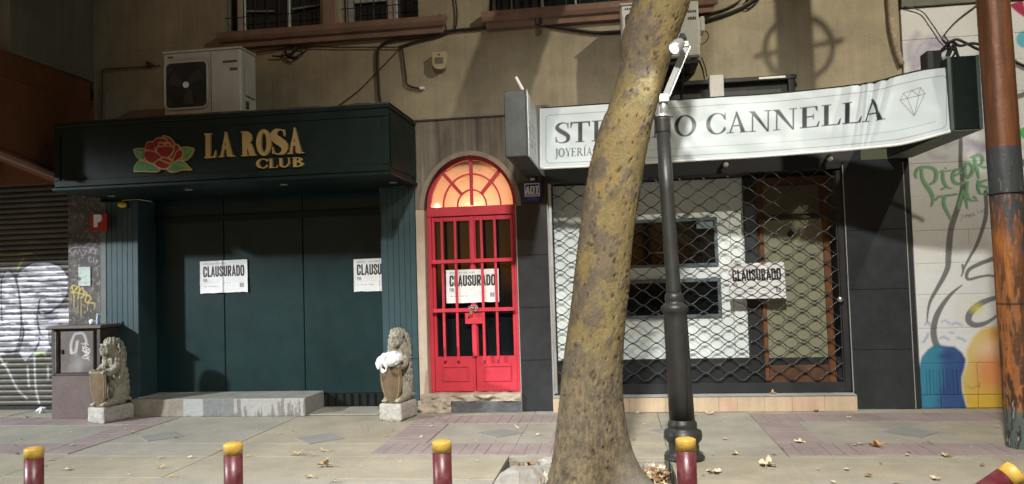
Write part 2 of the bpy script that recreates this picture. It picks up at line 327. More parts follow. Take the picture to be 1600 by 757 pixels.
# ------------------------------------------------------------------ mesh helpers: a geometry is (V Nx3, list of faces)
def join(gs):
    V, F, n = [], [], 0
    for v, f in gs:
        V.append(np.asarray(v, float)); F += [tuple(i + n for i in q) for q in f]; n += len(v)
    return np.concatenate(V), F
def box(x0, x1, y0, y1, z0, z1, b=.004):
    x0, x1 = min(x0, x1), max(x0, x1); y0, y1 = min(y0, y1), max(y0, y1); z0, z1 = min(z0, z1), max(z0, z1)
    b = min(b, (x1 - x0) * .3, (y1 - y0) * .3, (z1 - z0) * .3)
    V, idx = [], {}
    for i, x in enumerate((x0, x1)):
        for j, y in enumerate((y0, y1)):
            for k, z in enumerate((z0, z1)):
                sx, sy, sz = (b if i == 0 else -b), (b if j == 0 else -b), (b if k == 0 else -b)
                idx[i, j, k] = len(V)
                V += [(x, y + sy, z + sz), (x + sx, y, z + sz), (x + sx, y + sy, z)]
    F = []
    g = lambda i, j, k, a: idx[i, j, k] + a
    for s in (0, 1):
        q = [g(s, 0, 0, 0), g(s, 1, 0, 0), g(s, 1, 1, 0), g(s, 0, 1, 0)]; F.append(tuple(q if s else q[::-1]))
        q = [g(0, s, 0, 1), g(0, s, 1, 1), g(1, s, 1, 1), g(1, s, 0, 1)]; F.append(tuple(q if s else q[::-1]))
        q = [g(0, 0, s, 2), g(1, 0, s, 2), g(1, 1, s, 2), g(0, 1, s, 2)]; F.append(tuple(q if s else q[::-1]))
    for a in (0, 1):
        for c in (0, 1):
            q = [g(0, a, c, 1), g(1, a, c, 1), g(1, a, c, 2), g(0, a, c, 2)]; F.append(tuple(q if (a ^ c) else q[::-1]))
            q = [g(a, 0, c, 0), g(a, 1, c, 0), g(a, 1, c, 2), g(a, 0, c, 2)]; F.append(tuple(q[::-1] if (a ^ c) else q))
            q = [g(a, c, 0, 0), g(a, c, 1, 0), g(a, c, 1, 1), g(a, c, 0, 1)]; F.append(tuple(q if (a ^ c) else q[::-1]))
    for i in (0, 1):
        for j in (0, 1):
            for k in (0, 1):
                q = [g(i, j, k, 0), g(i, j, k, 1), g(i, j, k, 2)]; F.append(tuple(q if (i + j + k) % 2 else q[::-1]))
    return np.array(V), F
def tube(pts, r, n=8, caps=True):
    P = [Vector(p) for p in pts]
    rs = [r] * len(P) if np.isscalar(r) else list(r)
    V, F = [], []
    up = Vector((0, 0, 1))
    prev = None
    for i, p in enumerate(P):
        t = (P[min(i + 1, len(P) - 1)] - P[max(i - 1, 0)]).normalized()
        if prev is None:
            a = t.cross(up if abs(t.z) < .95 else Vector((1, 0, 0))).normalized()
        else:
            a = (prev - t * prev.dot(t)).normalized()
        prev = a; b = t.cross(a)
        for k in range(n):
            an = 2 * PI * k / n; V.append(p + (a * math.cos(an) + b * math.sin(an)) * rs[i])
    for i in range(len(P) - 1):
        for k in range(n):
            F.append((i * n + k, i * n + (k + 1) % n, (i + 1) * n + (k + 1) % n, (i + 1) * n + k))
    if caps: F.append(tuple(range(n))[::-1]); F.append(tuple((len(P) - 1) * n + k for k in range(n)))
    return np.array([tuple(v) for v in V]), F
def lathe(prof, n=32, c=(0, 0, 0), top=None):
    """profile of (r, z) turned about the vertical through c; top = xy of the axis at the last z for a leaning axis"""
    V, F = [], []
    z0, z1 = prof[0][1], prof[-1][1]
    for r, z in prof:
        t = (z - z0) / (z1 - z0) if top else 0
        ox = c[0] + ((top[0] - c[0]) * t if top else 0); oy = c[1] + ((top[1] - c[1]) * t if top else 0)
        for k in range(n):
            a = 2 * PI * k / n; V.append((ox + r * math.cos(a), oy + r * math.sin(a), c[2] + z))
    for i in range(len(prof) - 1):
        for k in range(n): F.append((i * n + k, i * n + (k + 1) % n, (i + 1) * n + (k + 1) % n, (i + 1) * n + k))
    F.append(tuple(range(n))[::-1]); F.append(tuple((len(prof) - 1) * n + k for k in range(n)))
    return np.array(V), F
def prism(poly, y0, y1):
    """polygon in (x, z), extruded from y0 (front) to y1"""
    n = len(poly); V = [(x, y0, z) for x, z in poly] + [(x, y1, z) for x, z in poly]
    a = sum(poly[i][0] * poly[(i + 1) % n][1] - poly[(i + 1) % n][0] * poly[i][1] for i in range(n))
    F = [tuple(range(n)), tuple(range(n, 2 * n))[::-1]] + [(i, i + n, (i + 1) % n + n, (i + 1) % n) for i in range(n)]
    if a < 0: F = [f[::-1] for f in F]
    return np.array(V), F
def ball(c, r, nu=12, nv=8):
    r = (r, r, r) if np.isscalar(r) else r
    V = [(c[0], c[1], c[2] - r[2])]
    for i in range(1, nv):
        ph = -PI / 2 + PI * i / nv
        for k in range(nu):
            a = 2 * PI * k / nu; V.append((c[0] + r[0] * math.cos(ph) * math.cos(a), c[1] + r[1] * math.cos(ph) * math.sin(a), c[2] + r[2] * math.sin(ph)))
    V.append((c[0], c[1], c[2] + r[2])); F = []
    for k in range(nu):
        F.append((0, 1 + (k + 1) % nu, 1 + k)); F.append((len(V) - 1, 1 + (nv - 2) * nu + k, 1 + (nv - 2) * nu + (k + 1) % nu))
    for i in range(nv - 2):
        for k in range(nu): F.append((1 + i * nu + k, 1 + i * nu + (k + 1) % nu, 1 + (i + 1) * nu + (k + 1) % nu, 1 + (i + 1) * nu + k))
    return np.array(V), F
def xform(g, M):
    v, f = g; v = np.asarray(v); return v @ np.array(M.to_3x3()).T + np.array(M.translation), f
def grid(P):
    """P: nv x nu x 3 array of points"""
    nv, nu = P.shape[:2]; i = np.arange(nv * nu).reshape(nv, nu)
    Q = np.stack([i[:-1, :-1], i[:-1, 1:], i[1:, 1:], i[1:, :-1]], -1).reshape(-1, 4)
    return P.reshape(-1, 3), Q
def sdf_solid(fn, x0, x1, z0, z1, cell, y0, y1):
    """solid letter/shape: the region fn(x, z) < 0, extruded y0 (front) to y1"""
    nx, nz = int((x1 - x0) / cell) + 2, int((z1 - z0) / cell) + 2
    xs = x0 + np.arange(nx) * cell; zs = z0 + np.arange(nz) * cell
    XX, ZZ = np.meshgrid(xs, zs); D = fn(XX, ZZ); D[0, :] = D[-1, :] = 1; D[:, 0] = D[:, -1] = 1
    V, key, F, walls = [], {}, [], []
    def vid(k, p):
        if k not in key: key[k] = len(V); V.append(p)
        return key[k]
    for j in range(nz - 1):
        for i in range(nx - 1):
            cs = [(i, j), (i + 1, j), (i + 1, j + 1), (i, j + 1)]; d = [D[b, a] for a, b in cs]
            if min(d) >= 0: continue
            poly, cut = [], []
            for k in range(4):
                a, b = cs[k], cs[(k + 1) % 4]; da, db = d[k], d[(k + 1) % 4]
                if da < 0: poly.append(vid(('c',) + a, (xs[a[0]], zs[a[1]])))
                if (da < 0) != (db < 0):
                    t = da / (da - db); e = vid(('e',) + (a + b if a < b else b + a), (xs[a[0]] + (xs[b[0]] - xs[a[0]]) * t, zs[a[1]] + (zs[b[1]] - zs[a[1]]) * t))
                    cut.append((len(poly), da < 0)); poly.append(e)
            if len(poly) >= 3: F.append(tuple(poly))
            for q, (pi, leaving) in enumerate(cut):
                if leaving: walls.append((poly[pi], poly[(pi + 1) % len(poly)]))
    n = len(V)
    VV = [(x, y0, z) for x, z in V] + [(x, y1, z) for x, z in V]
    return np.array(VV), F + [f[::-1] and tuple(i + n for i in f[::-1]) for f in F] + [(b, a, a + n, b + n) for a, b in walls]

ORG = {}
def mk(name, g, m, parent=None, loc=None, cols=None, smooth=False, label=None, cat=None, group=None, kind=None):
    V, F = g; V = np.asarray(V, float)
    if parent is not None: o0 = ORG[parent.name]
    else:
        o0 = np.array(loc if loc is not None else ((V[:, 0].min() + V[:, 0].max()) / 2, (V[:, 1].min() + V[:, 1].max()) / 2, V[:, 2].min()))
    me = bpy.data.meshes.new(name)
    if isinstance(F, np.ndarray):
        me.vertices.add(len(V)); me.vertices.foreach_set('co', (V - o0).ravel())
        me.loops.add(F.size); me.loops.foreach_set('vertex_index', F.ravel().astype(np.int32))
        me.polygons.add(len(F)); me.polygons.foreach_set('loop_start', np.arange(0, F.size, F.shape[1], dtype=np.int32))
        me.update(calc_edges=True); me.validate()
    else:
        me.from_pydata((V - o0).tolist(), [], F); me.update()
    if cols is not None:
        ca = me.color_attributes.new('Col', 'FLOAT_COLOR', 'POINT')
        ca.data.foreach_set('color', np.concatenate([np.reshape(cols, (-1, 3)), np.ones((len(V), 1))], 1).ravel().astype(np.float32))
    if smooth: me.polygons.foreach_set('use_smooth', np.ones(len(me.polygons), bool))
    me.materials.append(m)
    o = bpy.data.objects.new(name, me); COL.objects.link(o)
    if parent is not None: o.parent = parent
    else: o.location = o0
    ORG[o.name] = o0
    tag(o, label, cat, group, kind); return o
def tag(o, label=None, cat=None, group=None, kind=None):
    for k, v in (('label', label), ('category', cat), ('group', group), ('kind', kind)):
        if v: o[k] = v
def thing(name, label, cat, loc, group=None):
    o = bpy.data.objects.new(name, None); COL.objects.link(o); o.location = loc; o.empty_display_size = .1
    ORG[o.name] = np.array(loc, float); tag(o, label, cat, group); return o
def copy_tree(o, loc=None, parent=None, label=None, rz=None):
    c = o.copy(); COL.objects.link(c)
    if parent is not None: c.parent = parent
    if loc is not None: c.location = loc
    if rz is not None: c.rotation_euler = (0, 0, rz)
    if label: c['label'] = label
    ORG[c.name] = ORG[o.name]
    for ch in o.children: copy_tree(ch, parent=c)
    return c
def inst(o, parent, d=(0, 0, 0)):
    """another piece sharing o's mesh, moved by d"""
    c = bpy.data.objects.new(o.name.split('.')[0], o.data); COL.objects.link(c); c.parent = parent
    c.location = Vector(o.location) + Vector(d); return c

def painted_box_front(x0, x1, z0, z1, yf, cell, fn, disp=None, depth=.03, b=.004):
    """a slab whose front is a fine grid coloured by fn(px, py, X, Z); returns geometry, colours"""
    nu, nv = max(2, int(round((x1 - x0) / cell)) + 1), max(2, int(round((z1 - z0) / cell)) + 1)
    X, Z = np.meshgrid(np.linspace(x0, x1, nu), np.linspace(z0, z1, nv)); Y = np.full(X.shape, yf)
    if disp is not None: Y = Y + disp(X, Z)
    e = np.minimum(np.minimum(X - x0, x1 - X), np.minimum(Z - z0, z1 - Z)); Y = Y + b * np.clip(1 - e / b, 0, 1)
    px, py = proj(X, Y, Z); C = fn(px, py, X, Z)
    V, Q = grid(np.stack([X, Y, Z], -1)); F = [tuple(q) for q in Q.tolist()]
    n = len(V); ring = list(range(nu)) + [j * nu + nu - 1 for j in range(1, nv)] + [(nv - 1) * nu + i for i in range(nu - 2, -1, -1)] + [j * nu for j in range(nv - 2, 0, -1)]
    B = V[ring].copy(); B[:, 1] = yf + depth
    F += [(ring[(i + 1) % len(ring)], ring[i], n + i, n + (i + 1) % len(ring)) for i in range(len(ring))]
    F.append(tuple(n + i for i in range(len(ring)))[::-1])
    return (np.concatenate([V, B]), F), np.concatenate([C.reshape(-1, 3), C.reshape(-1, 3)[ring]])
# =================================================================== SETTING: ground, road, pavement
mk('ground', (np.array([(-120, -120, -.30), (120, -120, -.30), (120, 120, -.30), (-120, 120, -.30)]), [(0, 1, 2, 3)]), M_soil, kind='structure')
mk('road', box(-60, 60, -11.5, -4.62, -.34, -.13, .002), M_asphalt, kind='structure')
mk('far_pavement', box(-60, 60, -16.5, -11.52, -.34, 0.0, .002), M_slab, kind='structure')
mk('kerb', box(-60, 60, -4.60, -4.44, -.30, .004, .02), M_rubble, kind='structure')
PX0, PX1, PY0, PY1 = -1.0, .36, -3.75, -2.2            # tree pit
base = [box(-14, PX0 - .005, -4.43, .9, -.29, -.007, .002), box(PX1 + .005, 14, -4.43, .9, -.29, -.007, .002),
        box(PX0 + .005, PX1 - .005, PY1 + .005, .9, -.29, -.007, .002), box(PX0 + .005, PX1 - .005, -4.43, PY0 - .005, -.29, -.007, .002)]
sw = mk('sidewalk', join(base), M_rubble, loc=(0, 0, 0), kind='structure')
YB = [.40, -.13, -1.68, -2.2, -2.94, PY0, -4.43]
# bands of purple pavers lie at these rectangles
bands = []
def band_h(x0, x1, y0, y1): bands.append((x0, x1, y0, y1, 'h'))
def band_v(x0, x1, y0, y1): bands.append((x0, x1, y0, y1, 'v'))
for x0, x1 in ((-2.26, -.30), (1.32, 4.9), (-9.4, -5.2)):
    band_h(x0, x1, -.72, -.27); band_h(x0, x1, -2.14, -1.70); band_v(x0, x0 + .40, -1.69, -.73)
    if x1 < 4: band_v(x1 - .40, x1, -1.69, -.73)
XB = [-14, -9.4, -7.6, -5.2, -3.75, -2.26, PX0, -.30, PX1, 1.32, 2.9, 4.9, 6.5, 9, 14]
k = 0
for j in range(len(YB) - 1):
    xs = list(XB)
    for i in range(len(xs) - 1):
        x0, x1, y1, y0 = xs[i], xs[i + 1], YB[j], YB[j + 1]
        if x0 >= PX0 - .01 and x1 <= PX1 + .01 and y1 <= PY1 + .01 and y0 >= PY0 - .01: continue
        g = .0022
        dz = -.003 + .002 * math.sin(k * 2.3)
        mk('slab', box(x0 + g, x1 - g, y0 + g, y1 - g, -.05, dz, .0022), (M_slab, M_slab2)[(k * 7 + j) % 3 == 1 or j == 3], sw); k += 1
pav = {}
cnt = 0
for x0, x1, y0, y1, o in bands:
    if x0 < -9: step = .30
    else: step = .115
    n = int(round(((x1 - x0) if o == 'h' else (y1 - y0)) / step)); s = ((x1 - x0) if o == 'h' else (y1 - y0)) / n
    for i in range(n):
        z = .004 + .0015 * math.sin(i * 5.1 + x0)
        rows = 2 if o == 'h' and False else 1
        q = (x0 + i * s + .0016, x0 + (i + 1) * s - .0016, y0, y1) if o == 'h' else (x0, x1, y0 + i * s + .0016, y0 + (i + 1) * s - .0016)
        key = (round(q[1] - q[0], 4), round(q[3] - q[2], 4))
        if key not in pav:
            pav[key] = mk('paver', box(q[0], q[1], q[2], q[3], -.02, .004, .0015), M_paver, sw); pav[key]['x0'] = q[0]; pav[key]['y0'] = q[2]
        else:
            p = pav[key]; inst(p, sw, (q[0] - p['x0'], q[2] - p['y0'], z - .004))
        cnt += 1
for cx, cy, rx, ry in ((-1.23, -1.22, .235, .21), (.45, -1.15, .235, .21), (2.59, -1.23, .25, .26), (-3.0, -1.45, .25, .26), (-4.75, -1.35, .25, .25), (-7.3, -1.2, .25, .25)):
    g = (np.array([(cx - rx, cy, .0045), (cx, cy - ry, .0045), (cx + rx, cy, .0045), (cx, cy + ry, .0045), (cx - rx, cy, -.02), (cx, cy - ry, -.02), (cx + rx, cy, -.02), (cx, cy + ry, -.02)]),
         [(0, 1, 2, 3), (0, 4, 5, 1), (1, 5, 6, 2), (2, 6, 7, 3), (3, 7, 4, 0)])
    mk('diamond_tile', g, M_diamond, sw)
mk('pit_floor', box(PX0 + .01, PX1 - .01, PY0 + .01, PY1 - .01, -.27, -.13, .002), M_soil, kind='structure')

# =================================================================== MAIN BUILDING
YW = 0.0
bld = thing('apartment_building', 'old beige plastered building above the green club front and the shop, with barred upper windows', 'building', (-2, .2, 0))
X_L, X_R = -6.5, 3.13
ZS1 = 4.62
Wn = [(at(352, 50, .05).x, at(503, 40, .05).x), (at(533, 35, .05).x, at(655, 25, .05).x), (at(765, 15, .05).x, at(1030, 2, .05).x)]
XD0, XD1 = -2.36, -1.16     # door bay
# plaster wall above the shops, cut round the windows
zt = 11.0
pieces = [box(X_L, X_R, 0, .3, 3.42, ZS1 - .1, .003)]
xs = [X_L] + [v for p in Wn for v in p] + [X_R]
for a, b in zip(xs[0::2], xs[1::2]): pieces.append(box(a, b, 0, .3, ZS1 - .1, zt, .003))
for a, b in Wn: pieces.append(box(a, b, 0, .3, 5.9, zt, .003))
pieces.append(box(X_L, X_R, .31, .6, 2.9, zt, .003))
mk('wall', join(pieces), M_plaster, bld)
mk('pier', box(Wn[0][1] + .04, Wn[1][0] - .04, -.03, -.002, ZS1 - .02, 5.9, .006), M_pier, bld)
for (x0, x1) in Wn:
    f = mk('window', box(x0, x1, .20, .28, ZS1 - .1, 5.9, .004), M_glassdark, bld)
    wi = Wn.index((x0, x1))
    for pxc, wd_ in (((378, .055), (452, .016)), ((547, .05), (614, .06)), ((772, .025), (800, .012), (848, .02), (900, .012)))[wi]:
        xc = at(pxc, 20, .17).x
        mk('frame', box(xc - wd_, xc + wd_, .15, .199, ZS1 - .1, 5.9, .005), M_alu, f)
    mk('frame', box(x0 + .10, x1 - .02, .13, .149, ZS1 - .02, ZS1 + (.02, .05, .03)[wi], .005), M_alu, f)
    if wi == 0:
        mk('frame', tube([at(386, 18, .16), at(428, 18, .16)], .012, 6), M_alu, f); mk('frame', tube([at(456, 15, .16), at(498, 8, .16)], .012, 6), M_alu, f)
    if wi == 1: mk('frame', box(at(553, 2, .16).x, at(606, 2, .16).x, .152, .199, at(580, 4, .16).z, at(580, -8, .16).z, .004), M_alu, f)
    if wi == 2:
        for k, pxc in enumerate((778, 790, 808, 822, 836)): mk('curtain', box(at(pxc, 5, .19).x - .035, at(pxc, 5, .19).x + .03, .186, .199, ZS1, 5.8, .004), mat(('curtain_blue', 'curtain_green')[k % 2], ((.10, .13, .17), (.07, .15, .12))[k % 2], .9), f)
    nb = int((x1 - x0) / .155)
    for i in range(nb):
        xc = x0 + (i + .5) * (x1 - x0) / nb
        mk('bar', tube([(xc, .07, ZS1 - .05), (xc, .07, 5.9)], .0065, 6), M_iron, f)
    mk('bar', tube([(x0, .058, 4.86), (x1, .058, 4.86)], .006, 6), M_iron, f)
def sill(x0, x1):
    pr = [(0, 4.43), (-.07, 4.44), (-.075, 4.50), (-.11, 4.515), (-.135, 4.56), (-.135, 4.625), (-.0, 4.64)]
    V = [(x0 + (.05 if i < 3 else 0), y, z) for i, (y, z) in enumerate(pr)] + [(x1 - (.05 if i < 3 else 0), y, z) for i, (y, z) in enumerate(pr)]
    n = len(pr); F = [(i, i + 1, n + i + 1, n + i) for i in range(n - 1)] + [tuple(range(n))[::-1], tuple(range(n, 2 * n))]
    mk('window_sill', (np.array(V), F), M_sill, bld)
sill(at(338, 60, -.13).x, at(696, 36, -.13).x); sill(at(752, 30, -.13).x, 1.2)
# streaked concrete round the arched door
DX0, DX1, DSPR = at(663, 330, 0).x, at(807, 324, 0).x, 2.36
DCX, DR = (DX0 + DX1) / 2, (DX1 - DX0) / 2
ATOP = at(735, 243, 0).z
arch = [(DCX + DR * math.cos(a), DSPR + (ATOP - DSPR) * math.sin(a)) for a in np.linspace(0, PI, 41)]
outer = []
zt2 = 3.415
for (x, z) in arch:
    outer.append((x, z))
XA0, XA1 = -2.355, XD1 + .31
V, F = [], []
for y in (0.0, .22):
    for (x, z) in arch: V.append((x, y, z))
    for (x, z) in arch:
        dx, dz = x - DCX, z - DSPR + 1e-6
        s = min((XA1 - DCX) / dx if dx > 1e-6 else 1e9, (XA0 - DCX) / dx if dx < -1e-6 else 1e9, (zt2 - DSPR) / dz if dz > 1e-5 else 1e9)
        V.append((DCX + dx * s, y, DSPR + dz * s))
n = len(arch)
for i in range(n - 1):
    F.append((i, n + i, n + i + 1, i + 1)); F.append((2 * n + i, 2 * n + i + 1, 3 * n + i + 1, 3 * n + i)); F.append((i, i + 1, 2 * n + i + 1, 2 * n + i))
# corner fillers
c0 = len(V); V += [(XA1, 0, zt2), (XA0, 0, zt2)]
dd = [(i, V[n + i]) for i in range(n)]
iR = [i for i, v in dd if abs(v[0] - XA1) < 1e-6][-1]; iL = [i for i, v in dd if abs(v[0] - XA0) < 1e-6][0]
F.append((n + iR, c0, n + iR + 1)); F.append((n + iL - 1, c0 + 1, n + iL))
mk('door_surround', (np.array(V), F), M_conc_streak, bld)
mk('jamb', box(XA0, DX0 - .001, -.012, .20, 0, DSPR, .006), M_jamb, bld)
mk('jamb', box(XD1 - .015, XD1 + .0, .03, .2, .1, DSPR, .004), M_conc_streak, bld)
# mortar arch ring
ring = []
for a in np.linspace(0, PI, 41): ring.append((DCX + (DR + .055) * math.cos(a), DSPR + (ATOP - DSPR + .055) * math.sin(a)))
V = [(x, -.012, z) for x, z in ring] + [(x, -.012, z) for x, z in arch] + [(x, .001, z) for x, z in ring] + [(x, .12, z) for x, z in arch]
F = []
for i in range(n - 1): F += [(i, n + i, n + i + 1, i + 1), (i, i + 1, 2 * n + i + 1, 2 * n + i), (n + i, 3 * n + i, 3 * n + i + 1, n + i + 1)]
mk('arch_trim', (np.array(V), F), mat('arch_trim', (.30, .235, .17), .85, var=.2, bump=.3, stain=(.18, .13, .1), stain_amt=.5), bld)
mk('string_course', box(XA0 + .02, -1.2, -.018, -.002, zt2 - .006, zt2 + .016, .004), mat('dark_joint', (.06, .05, .04), .9), bld)
# thin render patches on the wall (different coats of plaster)
mk('plaster_patch', box(-6.34, -5.72, -.004, .02, 3.47, 4.02, .002), mat('plaster_pale', (.31, .285, .22), .9, var=.15, bump=.3, streak=.1), bld)
mk('plaster_patch', box(-4.1, -3.35, -.004, .02, 3.47, 4.05, .002), mat('plaster_dull', (.27, .235, .17), .9, var=.2, bump=.3, streak=.15), bld)
# rough threshold of the red door
def rough_block(x0, x1, y0, y1, z0, z1, amp, seed, cell=.018):
    """block whose front and top are broken and uneven"""
    nu, nv = int((x1 - x0) / cell) + 2, 14
    P = np.zeros((nv, nu, 3)); t = np.linspace(0, 1, nv)
    for i, x in enumerate(np.linspace(x0, x1, nu)):
        for j in range(nv):
            if t[j] < .6: y, z = y0, z0 + (z1 - z0) * t[j] / .6
            else: y, z = y0 + (y1 - y0) * (t[j] - .6) / .4, z1
            P[j, i] = (x, y, z)
    nn = fbm(P[..., 0] * 11, P[..., 1] * 11, P[..., 2] * 22, 4, seed) - .5
    nb = fbm(P[..., 0] * 5, P[..., 1] * 9, P[..., 2] * 9, 3, seed + 9) - .5
    P[..., 1] += (nn * amp * 1.6 + nb * amp) ; P[..., 2] += nn * amp * .7 * (P[..., 2] > z0 + .01)
    return grid(P)
mk('threshold', rough_block(DX0 - .09, XD1 - .002, -.05, .26, .125, .205, .06, 3), M_threshold, bld)
mk('threshold', rough_block(DX0 - .12, DX0 + .28, -.075, .1, .0, .13, .075, 5), M_threshold, bld)
mk('step_riser', rough_block(DX0 + .05, XD1 - .002, -.045, .1, 0, .128, .014, 8), M_skirt, bld)
# inside faces closing the ground floor
mk('party_wall', box(-2.79, -2.36, .0, .5, 2.6, 3.41, .003), M_conc_streak, bld)

# =================================================================== RED DOOR
YD = .13
door = thing('arched_door', 'red iron double door with arched fanlight between the club and the shop', 'door', (DCX, YD, .2))
z0, zbar = .205, 2.27
DL, DRr = DX0 + .002, XD1 - .003
def V2(px, py): return at(px, py, YD)
fr = [box(DL, DL + .05, YD - .02, YD + .04, z0, DSPR, .004), box(DRr - .05, DRr, YD - .02, YD + .04, z0, DSPR, .004)]
mk('door_frame', join(fr), M_red, door)
mk('transom_bar', box(DL + .002, DRr - .002, YD - .035, YD + .045, zbar + .01, DSPR + .03, .006), M_red, door)
xc = (DL + DRr) / 2
zA, zB = at(740, 484, YD).z, at(740, 408, YD).z
zP = at(740, 557, YD).z
for s, (xa, xb) in enumerate(((DL + .052, xc - .003), (xc + .003, DRr - .052))):
    lf = mk('door_leaf', join([box(xa, xb, YD - .012, YD + .03, z0 + .006, zP, .005), box(xa, xa + .035, YD - .012, YD + .03, zP, zbar, .004), box(xb - .035, xb, YD - .012, YD + .03, zP, zbar, .004), box(xa + .035, xb - .035, YD - .010, YD + .03, zbar - .05, zbar, .004)]), M_red, door)
    mk('glass', box(xa + .03, xb - .03, YD + .036, YD + .046, zP - .01, zbar - .02, .001), M_glassdark, lf)
    # moulding frame of the lower panel
    a, b, c, d = xa + .085, xb - .075, z0 + .125, zP - .105
    t = .018
    for q in (box(a, b, YD - .024, YD - .0125, c, c + t, .004), box(a, b, YD - .024, YD - .0125, d - t, d, .004), box(a, a + t, YD - .0235, YD - .0125, c + t, d - t, .004), box(b - t, b, YD - .0235, YD - .0125, c + t, d - t, .004)):
        mk('moulding', q, M_red, lf)
    for k in (0, 1):
        x = xa + (.135, .295)[k] + (.0 if s == 0 else -.02)
        mk('bar', box(x - .016, x + .016, YD - .075, YD - .053, zP - .045, zbar - .005, .006), M_red, lf)
    mk('crossbar', box(xa + .002, xb - .001, YD - .088, YD - .0765, zA - .022, zA + .022, .004), M_red, lf)
    mk('crossbar', box(xa + .002, xb - .001, YD - .088, YD - .0765, zB - .022, zB + .022, .004), M_red, lf)
mk('meeting_stile', box(xc - .028, xc + .028, YD - .048, YD - .0125, zP, zbar, .006), M_red, door)
lp = mk('lock_plate', box(xc - .105, xc + .10, YD - .062, YD - .049, zA - .165, zA - .03, .004), M_red, door)
mk('keyhole', box(xc - .07, xc - .05, YD - .064, YD - .0615, zA - .1, zA - .075, .001), M_iron, lp)
pl = thing('padlock', 'small brass padlock and chain hanging on the red door', 'padlock', (xc - .02, YD - .1, zA - .05))
mk('lock_body', box(xc - .04, xc + .0, YD - .125, YD - .092, zA - .055, zA - .01, .006), M_brass, pl)
mk('shackle', tube([(xc - .033, YD - .108, zA - .012), (xc - .033, YD - .108, zA + .02), (xc - .02, YD - .108, zA + .034), (xc - .007, YD - .108, zA + .02), (xc - .007, YD - .108, zA - .012)], .005, 6), M_chrome, pl)
mk('chain', join([tube([(xc + x + .012 * math.cos(a), YD - .10 + .004 * math.sin(2 * a), zA + dz + .013 * math.sin(a)) for a in np.linspace(0, 2 * PI, 9)], .0045, 5) for x, dz in ((-.045, .03), (-.02, .04), (.005, .035), (.03, .04), (.05, .02), (.025, .0))]), M_chrome, pl)
# fanlight
FZ, FR_, FH = DSPR + .035, DR - .012, ATOP - DSPR - .03
def fpt(r, a): return (DCX + FR_ * r * math.cos(a), FZ + FH * r * math.sin(a))
def arcbar(r, w, y0, y1, a0=0, a1=PI):
    A = np.linspace(a0, a1, 37)
    P = [fpt(r + w / 2, a) for a in A] + [fpt(r - w / 2, a) for a in A[::-1]]
    m = len(A); V = [(x, y0, z) for x, z in P] + [(x, y1, z) for x, z in P]; F = []
    for i in range(m - 1):
        j = 2 * m - 1 - i
        F += [(i, i + 1, j - 1, j), (i, 2 * m + i, 2 * m + i + 1, i + 1), (j, j - 1, 2 * m + j - 1, 2 * m + j), (2 * m + i, 2 * m + j, 2 * m + j - 1, 2 * m + i + 1)]
    return np.array(V), F
fan = mk('fanlight', arcbar(.965, .085, YD - .03, YD + .03), M_red, door)
mk('mullion', arcbar(.645, .031, YD - .014, YD + .016), M_red, fan); mk('mullion', arcbar(.325, .031, YD - .014, YD + .016), M_red, fan)
def radbar(r0, r1, a, w, y0, y1):
    p, q = Vector(fpt(r0, a)), Vector(fpt(r1, a)); d = (q - p).normalized(); nrm = Vector((-d.y, d.x)) * w / 2
    return prism([tuple(p - nrm), tuple(q - nrm), tuple(q + nrm), tuple(p + nrm)], y0, y1)
mk('mullion', radbar(.0, .93, PI / 2, .036, YD - .024, YD + .016), M_red, fan)
for a in (PI * .262, PI * .738): mk('mullion', radbar(.33, .93, a, .036, YD - .024, YD + .016), M_red, fan)
mk('pane', prism([fpt(.95, a) for a in np.linspace(0, PI, 33)], YD + .032, YD + .036), M_amber, fan)
# lit hall behind the fanlight; raised floor slab added to hold its light up
hx0, hx1 = DL - .25, DRr + .12
hall = [box(hx0, hx1, 1.32, 1.36, 2.30, 3.3, .002), box(hx0 - .04, hx0, .225, 1.36, 2.30, 3.3, .002), box(hx1, hx1 + .04, .225, 1.36, 2.30, 3.3, .002), box(hx0, hx1, .225, 1.32, 3.08, 3.3, .002), box(hx0, hx1, .18, 1.32, 2.20, 2.295, .002)]
mk('hall', join(hall), M_hall, bld)
bp = at(683, 322, .30)
blb = thing('light_bulb', 'lit warm bulb behind the lower left corner of the fanlight', 'light bulb', (bp.x, .30, 2.36))
mk('glass_bulb', ball((bp.x, .30, 2.415), (.028, .028, .034), 12, 8), M_bulb, blb, smooth=True)
mk('bulb_cap', lathe([(.014, 2.296), (.014, 2.385)], 10, (bp.x, .30, 0)), M_brass, blb)
hl = bpy.data.lights.new('hall_light', 'POINT'); hl.energy = 17; hl.color = (1.0, .56, .38); hl.shadow_soft_size = .03
hlo = bpy.data.objects.new('hall_light', hl); COL.objects.link(hlo); hlo.location = ((hx0 + hx1) / 2 - .1, .95, 2.355)
# =================================================================== LEFT NEIGHBOUR
nb_ = thing('neighbour_building', 'dark building left of the club with orange canopy and graffitied roller shutter', 'building', (-8, 0, 0))
XS = -6.50
XPL = at(107, 450, 0).x      # pillar left edge
mk('wall', box(-12, XS - .005, -1.33, .3, 4.17, 6.4, .004), M_grey_plaster, nb_)
mk('wall', box(-12, XPL, .42, .6, 0, 4.17, .004), M_grey_plaster, nb_)
